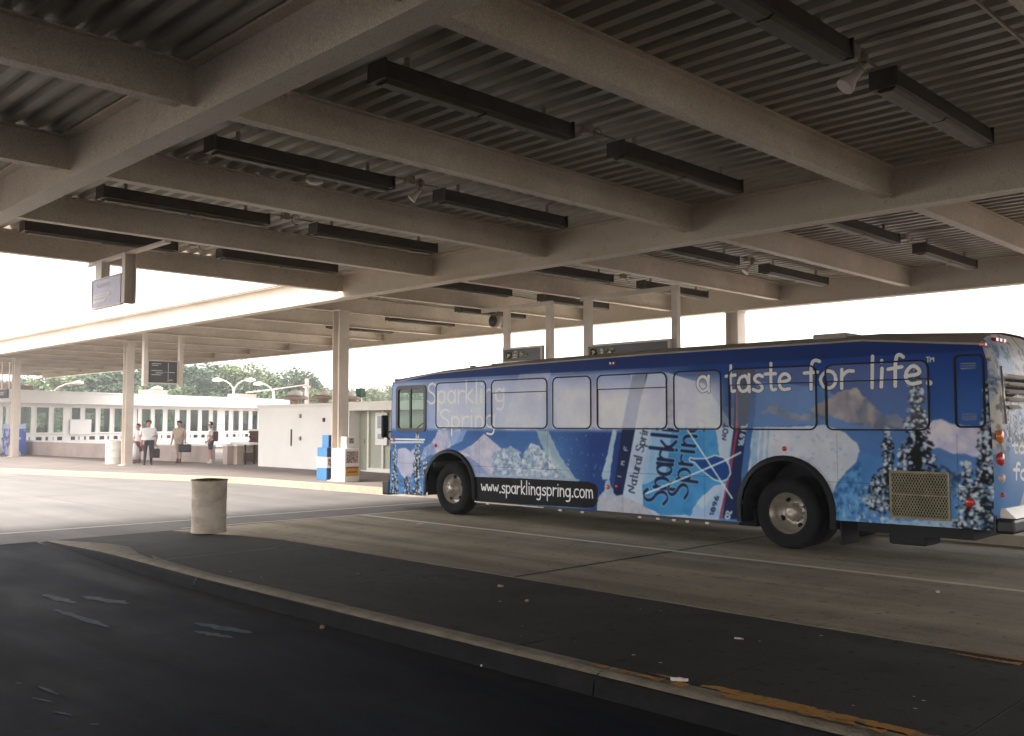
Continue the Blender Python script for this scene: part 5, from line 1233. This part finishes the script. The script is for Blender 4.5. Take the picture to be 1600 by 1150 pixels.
    hb.add([p for r_ in rows for p in r_], [(i*n_+k, i*n_+(k+1) % n_, (i+1)*n_+(k+1) % n_, (i+1)*n_+k) for i in range(7) for k in range(n_)], 0, True)
    hb.build('hair', hm, root)
    # clothing shells: belt line / shirt hem
    sh_ = MB(); wz = V[idx['waist']]
    sh_.lathe([(.098*H*g_, -.035*H), (.1*H*g_, .0), (.098*H*g_, .03*H)], (wz.x, wz.y, wz.z-.01*H), 20)
    sh_.v = [(x, wz.y+(y-wz.y)*.82, z) for x, y, z in sh_.v]
    sh_.build('shirt_hem', cols['top'], root)
    if skirt:
        k_ = MB(); k_.lathe([(.085*H,.56*H),(.1*H,.5*H),(.115*H,.36*H),(.12*H,.3*H)], (0,0,0), 20); k_.v = [(x,y*.85,z) for x,y,z in k_.v]; k_.build('skirt', cols['leg'], root)
    return root, {k: V[i] for k, i in idx.items()}
skin = mat('skin', (.45,.25,.18), .6, var=.08, vs=20); lip = mat('lips', (.35,.12,.1), .5)
wshirt = mat('white_shirt', (.7,.66,.66), .8, var=.08, vs=14, bump=.3); navyt = mat('navy_trousers', (.02,.022,.04), .8, var=.2, vs=14)
khaki = mat('khaki_cloth', (.45,.36,.28), .85, var=.1, vs=12, bump=.3); bshoe = mat('black_shoes', (.015,.013,.012), .4); wsock = mat('white_socks', (.65,.62,.6), .8); maroon = mat('maroon_shoes', (.16,.04,.04), .5); dgrey = mat('dark_shorts', (.03,.035,.06), .8)
def cols(top, leg, shin, sock, shoe, arm=None): return dict(skin=skin, top=top, arm=arm or skin, leg=leg, shin=shin, sock=sock, shoe=shoe, lip=lip)
FACE = YAW*0+R(-45)+R(90)    # turned so that -Y (their front) points roughly to the camera
fz = lambda deg: math.atan2(0,1)+R(deg)
pA = at_z(231, 727, .15); A_, JA = person((pA[0], pA[1], .15), R(70), 1.76, {'wrr': (.15,.0,.49), 'wrl': (-.16,-.05,.52), 'knl': (-.062,-.04,.285), 'anl': (-.075,-.03,.045), 'anr': (.07,.05,.045)}, cols(wshirt, navyt, navyt, bshoe, bshoe), 'heavy man in white shirt and dark trousers walking with a black bag', hair=(.09,.045,.02), girth=1.6)
pB = at_z(279, 724.5, .15); B_, JB = person((pB[0], pB[1], .15), R(40), 1.74, {'wrr': (.17,-.05,.52), 'elr': (.15,-.0,.64), 'anl': (-.03,.01,.045), 'anr': (.04,-.02,.045), 'knl': (-.04,-.01,.285), 'knr': (.045,-.02,.285)}, cols(khaki, khaki, khaki, maroon, maroon), 'man in beige khaki shirt and trousers holding a dark briefcase before the low wall', hair=(.02,.012,.01), girth=1.25)
pC = at_z(329, 725, .15); C_, JC = person((pC[0], pC[1], .15), R(-25), 1.72, {'head': (-.02,-.02,.895), 'crown': (-.022,-.015,.94), 'wrr': (.1,-.08,.53), 'elr': (.14,.02,.63)}, cols(wshirt, dgrey, skin, wsock, wsock), 'person in white t-shirt and dark shorts with white socks near the planter boxes', hair=(.05,.015,.012), girth=1.25)
pD = at_z(215, 724, .15); D_, JD = person((pD[0], pD[1], .15), R(20), 1.62, {}, cols(wshirt, mat('wine_cloth', (.16,.03,.05), .8), skin, maroon, maroon), 'red-haired person in white top half hidden behind the second column', hair=(.22,.04,.02), skirt=True)
def bag(name, root, hand, lab, cat, size, m, strap=.12):
    mw = Matrix.Translation(root.location) @ Matrix.Rotation(root.rotation_euler.z, 4, 'Z'); p = mw @ hand
    r = empty(name, (p.x, p.y, p.z-strap-size[2]), root.rotation_euler.z+R(18), label=lab, cat=cat)
    b = MB(); b.box(-size[0]/2,-size[1]/2,0,size[0]/2,size[1]/2,size[2]); b.build('body', m, r, bevel=.03)
    b = MB(); b.tube([(-size[0]*.28,0,size[2]-.01),(-size[0]*.2,0,size[2]+strap*.8),(0,0,size[2]+strap),(size[0]*.2,0,size[2]+strap*.8),(size[0]*.28,0,size[2]-.01)], .012, 6); b.build('handle', M['black'], r); return r
bag('handbag', A_, JA['pmr'], 'black soft bag held by the man in dark trousers', 'bag', (.34,.14,.36), M['black'], .16)
bag('briefcase', B_, JB['pmr'], 'dark briefcase held by the man in beige', 'briefcase', (.48,.12,.32), mat('briefcase_leather', (.02,.02,.03), .5), .07)
mw = Matrix.Translation(C_.location) @ Matrix.Rotation(C_.rotation_euler.z, 4, 'Z'); q = mw @ Vector((.12,.17,.95))
bk = empty('backpack', (q.x, q.y, q.z), R(-25), label='dark shoulder bag at the back of the person in shorts', cat='bag')
b = MB(); b.box(-.14,-.1,-.05,.14,.1,.36); b.build('body', mat('maroon_bag', (.07,.03,.04), .7), bk, bevel=.05); b = MB(); b.tube([(0,-.08,.3),(-.05,-.22,.5),(-.1,-.3,.4)], .015, 6); b.build('strap', M['black'], bk)
mw = Matrix.Translation(D_.location) @ Matrix.Rotation(D_.rotation_euler.z, 4, 'Z'); q = mw @ Vector((.08,-.26,.05))
sb = empty('shopping_bag', (q.x, q.y, .3), R(20), label='pale grey plastic sack hanging beside the red-haired person', cat='bag')
b = MB(); b.lathe([(0,0),(.2,.02),(.24,.2),(.2,.45),(.08,.62),(.05,.68)], n=16); b.v = [(x*(1+.1*math.sin(z*19+x*30)), y*.7*(1+.12*math.cos(z*23)), z) for x,y,z in b.v]; b.build('sack', mat('plastic_sack', (.55,.52,.53), .5), sb)

# ---------------------------------------------------------------- trees, lamps beyond the station
def leaf_mat(name, c1, c2):
    m = bpy.data.materials.new(name); m.use_nodes = True; n, l = m.node_tree.nodes, m.node_tree.links; b = n['Principled BSDF']; b.inputs['Roughness'].default_value = .7
    tc = n.new('ShaderNodeTexCoord'); t_ = n.new('ShaderNodeTexNoise'); t_.inputs['Scale'].default_value = 1.1; t_.inputs['Detail'].default_value = 5; l.new(tc.outputs['Object'], t_.inputs[0])
    g_ = n.new('ShaderNodeNewGeometry'); ad = n.new('ShaderNodeMath'); ad.operation = 'MULTIPLY_ADD'; ad.inputs[1].default_value = .35; l.new(g_.outputs['Random Per Island'], ad.inputs[0]); l.new(t_.outputs[0], ad.inputs[2])
    r_ = n.new('ShaderNodeValToRGB'); r_.color_ramp.elements[0].position = .45; r_.color_ramp.elements[1].position = .9; r_.color_ramp.elements[0].color = (*c1, 1); r_.color_ramp.elements[1].color = (*c2, 1)
    l.new(ad.outputs[0], r_.inputs[0]); l.new(r_.outputs[0], b.inputs['Base Color']); return m
LM = [leaf_mat('leaves_mid', (.05,.085,.035), (.13,.18,.07)), leaf_mat('leaves_light', (.09,.13,.045), (.2,.24,.09)), leaf_mat('leaves_dark', (.032,.065,.035), (.09,.14,.065))]
bark = mat('bark', (.09,.065,.045), .9, var=.3, vs=6)
def tree_proto(seed, mi, leafs=11000):
    r = np.random.RandomState(seed); root = empty('broadleaf_tree')
    tr = MB(); tr.tube([(0,0,-.1),(.05,.02,1.2),(.0,.1,2.6),(-.1,.1,4.4)], [.3,.24,.2,.1], 10)
    lob = []
    for k in range(26):
        a = r.rand()*2*math.pi; h = r.uniform(2.0, 7.6); rad = (3.4*math.sqrt(max(0, 1-((h-4.6)/4.0)**2)))*r.uniform(.35, .95)
        c = (rad*math.cos(a), rad*math.sin(a), h); lob.append((c, r.uniform(.9, 1.75)))
        if k % 2 == 0: tr.tube([(0,.05,min(h*.5, 3.8)), (c[0]*.5, c[1]*.5, h*.72), c], [.1,.06,.02], 6)
    tr.build('trunk', bark, root)
    vs, fs = [], []; n = leafs
    for i in range(n):
        c, R_ = lob[r.randint(len(lob))]; d_ = r.randn(3); d_ /= np.linalg.norm(d_); d_[2] = d_[2]*.8+.1
        p = np.array(c)+d_*R_*(r.uniform(.45, 1.08)); u = r.randn(3); u /= np.linalg.norm(u); v = np.cross(u, r.randn(3)); v /= np.linalg.norm(v); s_ = r.uniform(.09, .2)
        b0 = len(vs); vs += [tuple(p-u*s_), tuple(p+v*s_*.6), tuple(p+u*s_), tuple(p-v*s_*.6)]; fs.append((b0, b0+1, b0+2, b0+3))
    b = MB(); b.add(vs, fs); o = b.build('crown', LM[mi], root); return root
protos = [tree_proto(21, 0), tree_proto(22, 1), tree_proto(23, 2)]
used = [False]*3
spots = [(-40,95,574,2,1.3,'dark tree at the left edge beyond the station roof'),(20,120,585,1,1.0,'pale tree just right of the far left sign'),(70,105,587,0,1.1,'tree seen between the third column and the rooftop box'),(108,92,581,1,1.25,'light green tree above the rooftop boxes'),(150,98,571,1,1.4,'light green tree left of the second column'),(185,88,566,2,1.25,'dark green tree touching the second column'),
 (240,90,562,2,1.35,'dark tree behind the square black sign'),(292,94,561,0,1.35,'tree right of the square black sign'),(330,86,566,2,1.2,'darker tree above the person in shorts'),(366,96,563,0,1.25,'mid green tree above the brown brick wall'),(405,92,566,1,1.2,'broad tree with the street lamp before it'),(440,88,571,0,1.15,'big rounded tree left of the first column'),
 (474,104,590,0,1.1,'lower tree behind the kiosk roof left of the column'),(508,110,598,1,1.0,'small pale tree directly left of the first column'),(556,100,601,1,1.05,'pale tree right of the first column'),(600,108,596,0,1.1,'tree just left of the bus front'),(640,112,600,0,1.0,'tree partly hidden by the bus front')]
for i, (px_, D_t, ytop, k, wsc, lab) in enumerate(spots):
    zt = EYE + (662-ytop)/F*D_t; p = at_d(px_, D_t, 0); hs = zt/8.9
    o = protos[k] if not used[k] else dup(protos[k]); used[k] = True
    o.location = (p[0], p[1], 0); ws = 1.35*wsc*max(.75, min(1.6, hs)); o.scale = (ws, ws, hs); o.rotation_euler.z = rnd.uniform(0, 6.28)
    tag(o, lab, 'tree', 'trees beyond the station')
for k in range(3): assert used[k]
def shrubs():
    r = np.random.RandomState(77); vs, fs = [], []
    for i in range(42000):
        px_ = r.uniform(-160, 760); D_t = r.uniform(74, 86); p = at_d(px_, D_t, 0); h = (4.0+.6*math.sin(px_*.031)+.4*math.sin(px_*.09+1))*r.uniform(.05, 1)**.8
        c = np.array([p[0], p[1], h]); u = r.randn(3); u /= np.linalg.norm(u); v = np.cross(u, r.randn(3)); v /= np.linalg.norm(v); s_ = r.uniform(.12, .26)
        b0 = len(vs); vs += [tuple(c-u*s_), tuple(c+v*s_*.6), tuple(c+u*s_), tuple(c-v*s_*.6)]; fs.append((b0, b0+1, b0+2, b0+3))
    b = MB(); b.add(vs, fs); return b
tag(shrubs().build('undergrowth', LM[0]), 'dense green undergrowth below the trees beyond the station', 'undergrowth', kind='stuff')
def lamp_post(px_, D_t, yarm, side, lab, double=False, L=1.6):
    p = at_d(px_, D_t, 0); z = EYE+(662-yarm)/F*D_t; s_ = empty('street_lamp', (p[0], p[1], 0), YAW, label=lab, cat='street lamp', group='street lamps beyond the station')
    b = MB(); b.tube([(0,0,0),(0,0,z-.3)], [.12,.08], 8); b.build('pole', M['column'], s_)
    for sd_ in ((side,) if not double else (-1, 1)):
        b = MB(); b.tube([(0,0,z-.5),(sd_*L*.3,0,z-.1),(sd_*L*.7,0,z+.15),(sd_*L,0,z+.2)], .05, 6); b.build('arm', M['lampw'], s_)
        b = MB(); b.tube([(sd_*L*.95,0,z+.2),(sd_*(L+.35),0,z+.24),(sd_*(L+.7),0,z+.2)], [.08,.17,.09], 8); b.build('lamp_head', M['lampw'], s_)
lamp_post(428, 70, 604, -1, 'curved white street lamp before the broad trees', L=.8)
lamp_post(366, 70, 598, -1, 'pale double-armed street lamp above the shorts wearer', True, .9)
lamp_post(565, 75, 606, 1, 'white street lamp right of the first column', L=1.6)
lamp_post(82, 66, 603, 1, 'pale street lamp arm above the rooftop boxes at left', L=1.5)
lamp_post(231, 62, 612, 1, 'short pale pole directly below the square black sign', L=.3)
wp = MB(); a, c = at_d(385, 68, 4.0), at_d(482, 72, 4.75); wp.tube([a, ((a[0]+c[0])/2, (a[1]+c[1])/2, 4.35), c], .045, 6)
up = empty('utility_pole', at_d(480, 72, 0), label='pinkish utility pole with a sagging cable beyond the kiosk', cat='utility pole')
b = MB(); b.tube([(0,0,0),(0,0,5.2)], .16, 8); b.box(-.5,-.06,4.5,.5,.06,4.65); b.build('pole', pinkm, up)
o = wp.build('cable', M['lampw'], up); o.matrix_parent_inverse = Matrix.Translation(up.location).inverted()

# ---------------------------------------------------------------- small litter on the ground
def scrap(px_, py_, z, sx, sy, m, name, lab, cat, seed):
    r = random.Random(seed); p = at_z(px_, py_, z); b = MB(); n = 8; up_ = [(sx*math.cos(2*math.pi*k/n)*r.uniform(.7,1.1), sy*math.sin(2*math.pi*k/n)*r.uniform(.7,1.1), .008+r.uniform(0,.014)) for k in range(n)]
    b.add(up_+[(0,0,.02)], [(k, (k+1) % n, n) for k in range(n)]); b.add([(x,y,0.0) for x,y,_ in up_], [tuple(range(n))]); b.add(up_+[(x,y,0) for x,y,_ in up_], [(k, (k+1) % n, n+(k+1) % n, n+k) for k in range(n)])
    o = b.build(name, m, None, (p[0], p[1], z+.002)); o.rotation_euler.z = r.uniform(0, 6); tag(o, lab, cat); return o
scrap(766, 1040, 0, .08, .05, M['paper'], 'paper_scrap', 'crumpled pale paper scrap beside the near kerb, lower middle', 'paper scrap', 1)
scrap(504, 981, 0, .05, .025, M['leaf_litter'], 'paper_scrap', 'small tan scrap on the dark lane left of the near kerb', 'paper scrap', 2)
scrap(657, 819, 0, .09, .05, M['paper'], 'paper_scrap', 'white paper scrap on the lane line near the bus front wheel', 'paper scrap', 3)
scrap(1465, 926, 0, .03, .02, M['paper'], 'paper_scrap', 'tiny pale scrap on the concrete lane below the lane line at right', 'paper scrap', 4)
scrap(1062, 1064, .152, .06, .02, M['paper'], 'paper_scrap', 'thin white scrap on the island beside the orange kerb paint', 'paper scrap', 5)
scrap(782, 917, .15, .03, .02, M['leaf_litter'], 'dry_leaf', 'small tan leaf on the island edge below the bus sill', 'leaf', 6)
scrap(823, 940, .15, .02, .015, M['leaf_litter'], 'dry_leaf', 'tiny tan leaf on the dark island, middle', 'leaf', 7)
scrap(905, 1048, 0, .03, .02, M['paper'], 'paper_scrap', 'tiny pale scrap in the gutter where the orange paint begins', 'paper scrap', 8)
p = at_z(1155, 999, .151); cg = empty('cigarette_butt', (p[0], p[1], .158), R(20), label='cigarette butt with orange filter on the island slab', cat='cigarette butt')
b = MB(); b.tube([(-.035,0,0),(.012,0,0)], .006, 8); b.build('paper', M['paper'], cg); b = MB(); b.tube([(.0121,0,0),(.032,0,0)], .0062, 8); b.build('filter', mat('filter_orange', (.6,.2,.08), .7), cg)
def specks():
    b = MB(); r = random.Random(12)
    for k in range(900):
        if r.random() < .6: x, y, z = r.uniform(-14, 3), r.uniform(7.2, 14), .001
        else: x, y, z = r.uniform(-12, 2), r.uniform(5.0, 6.9), .151
        s_ = r.uniform(.006, .02); b.add([(x-s_,y,z+.002),(x,y-s_*.7,z+.002),(x+s_,y,z+.004),(x,y+s_*.7,z+.002)], [(0,1,2,3)], 0 if r.random() < .15 else 1)
    return b.build('grit', [M['paper'], M['tar']])
tag(specks(), 'scattered grit and gum spots on the bus lane and island', 'grit', kind='stuff')
# pale smears of paint on the near lane
smear_m = mat('pale_blue_smear', (.05,.08,.125), .8, col2=(.014,.02,.036), vs=7, thr=(.42,.66), detail=9)
b = MB(); r = random.Random(5)
for (xa, ya, xb, yb, wd) in ((-6.75,2.28,-6.45,2.3,.03),(-6.5,2.16,-6.3,2.22,.03),(-6.1,2.15,-5.95,2.2,.035),(-6.95,2.2,-6.9,2.22,.03),(-5.7,2.22,-5.65,2.25,.03),(-7.9,3.95,-7.2,4.1,.16),(-7.6,3.8,-7.15,3.9,.1),(-9.9,3.75,-9.2,3.9,.2),(-10.3,3.5,-9.6,3.55,.14),(-9.4,3.3,-8.3,3.35,.1)):
    n = 8; L_ = []
    for k in range(n+1):
        t_ = k/n; x, y = xa+(xb-xa)*t_, ya+(yb-ya)*t_; h = wd*(.3+.7*math.sin(math.pi*t_))*r.uniform(.5, 1.2); L_ += [(x, y-h/2, .0045), (x, y+h/2, .0045)]
    b.add(L_, [(2*k, 2*k+2, 2*k+3, 2*k+1) for k in range(n)])
tag(b.build('paint_smears', smear_m), 'faint pale blue paint smears on the dark near lane', 'paint smears', kind='stuff')

# ---------------------------------------------------------------- the hazy summer air
hz = MB(); hz.box(-190, -70, -1.2, 60, 190, 17)
hv = bpy.data.materials.new('haze_air'); hv.use_nodes = True; n, l = hv.node_tree.nodes, hv.node_tree.links; n.clear()
ho = n.new('ShaderNodeOutputMaterial'); pv = n.new('ShaderNodeVolumePrincipled'); pv.inputs['Color'].default_value = (.95,.96,.97,1); pv.inputs['Density'].default_value = .0022; pv.inputs['Anisotropy'].default_value = .3
l.new(pv.outputs[0], ho.inputs['Volume'])
tag(hz.build('haze', hv), kind='stuff', label='pale summer haze over the whole place')
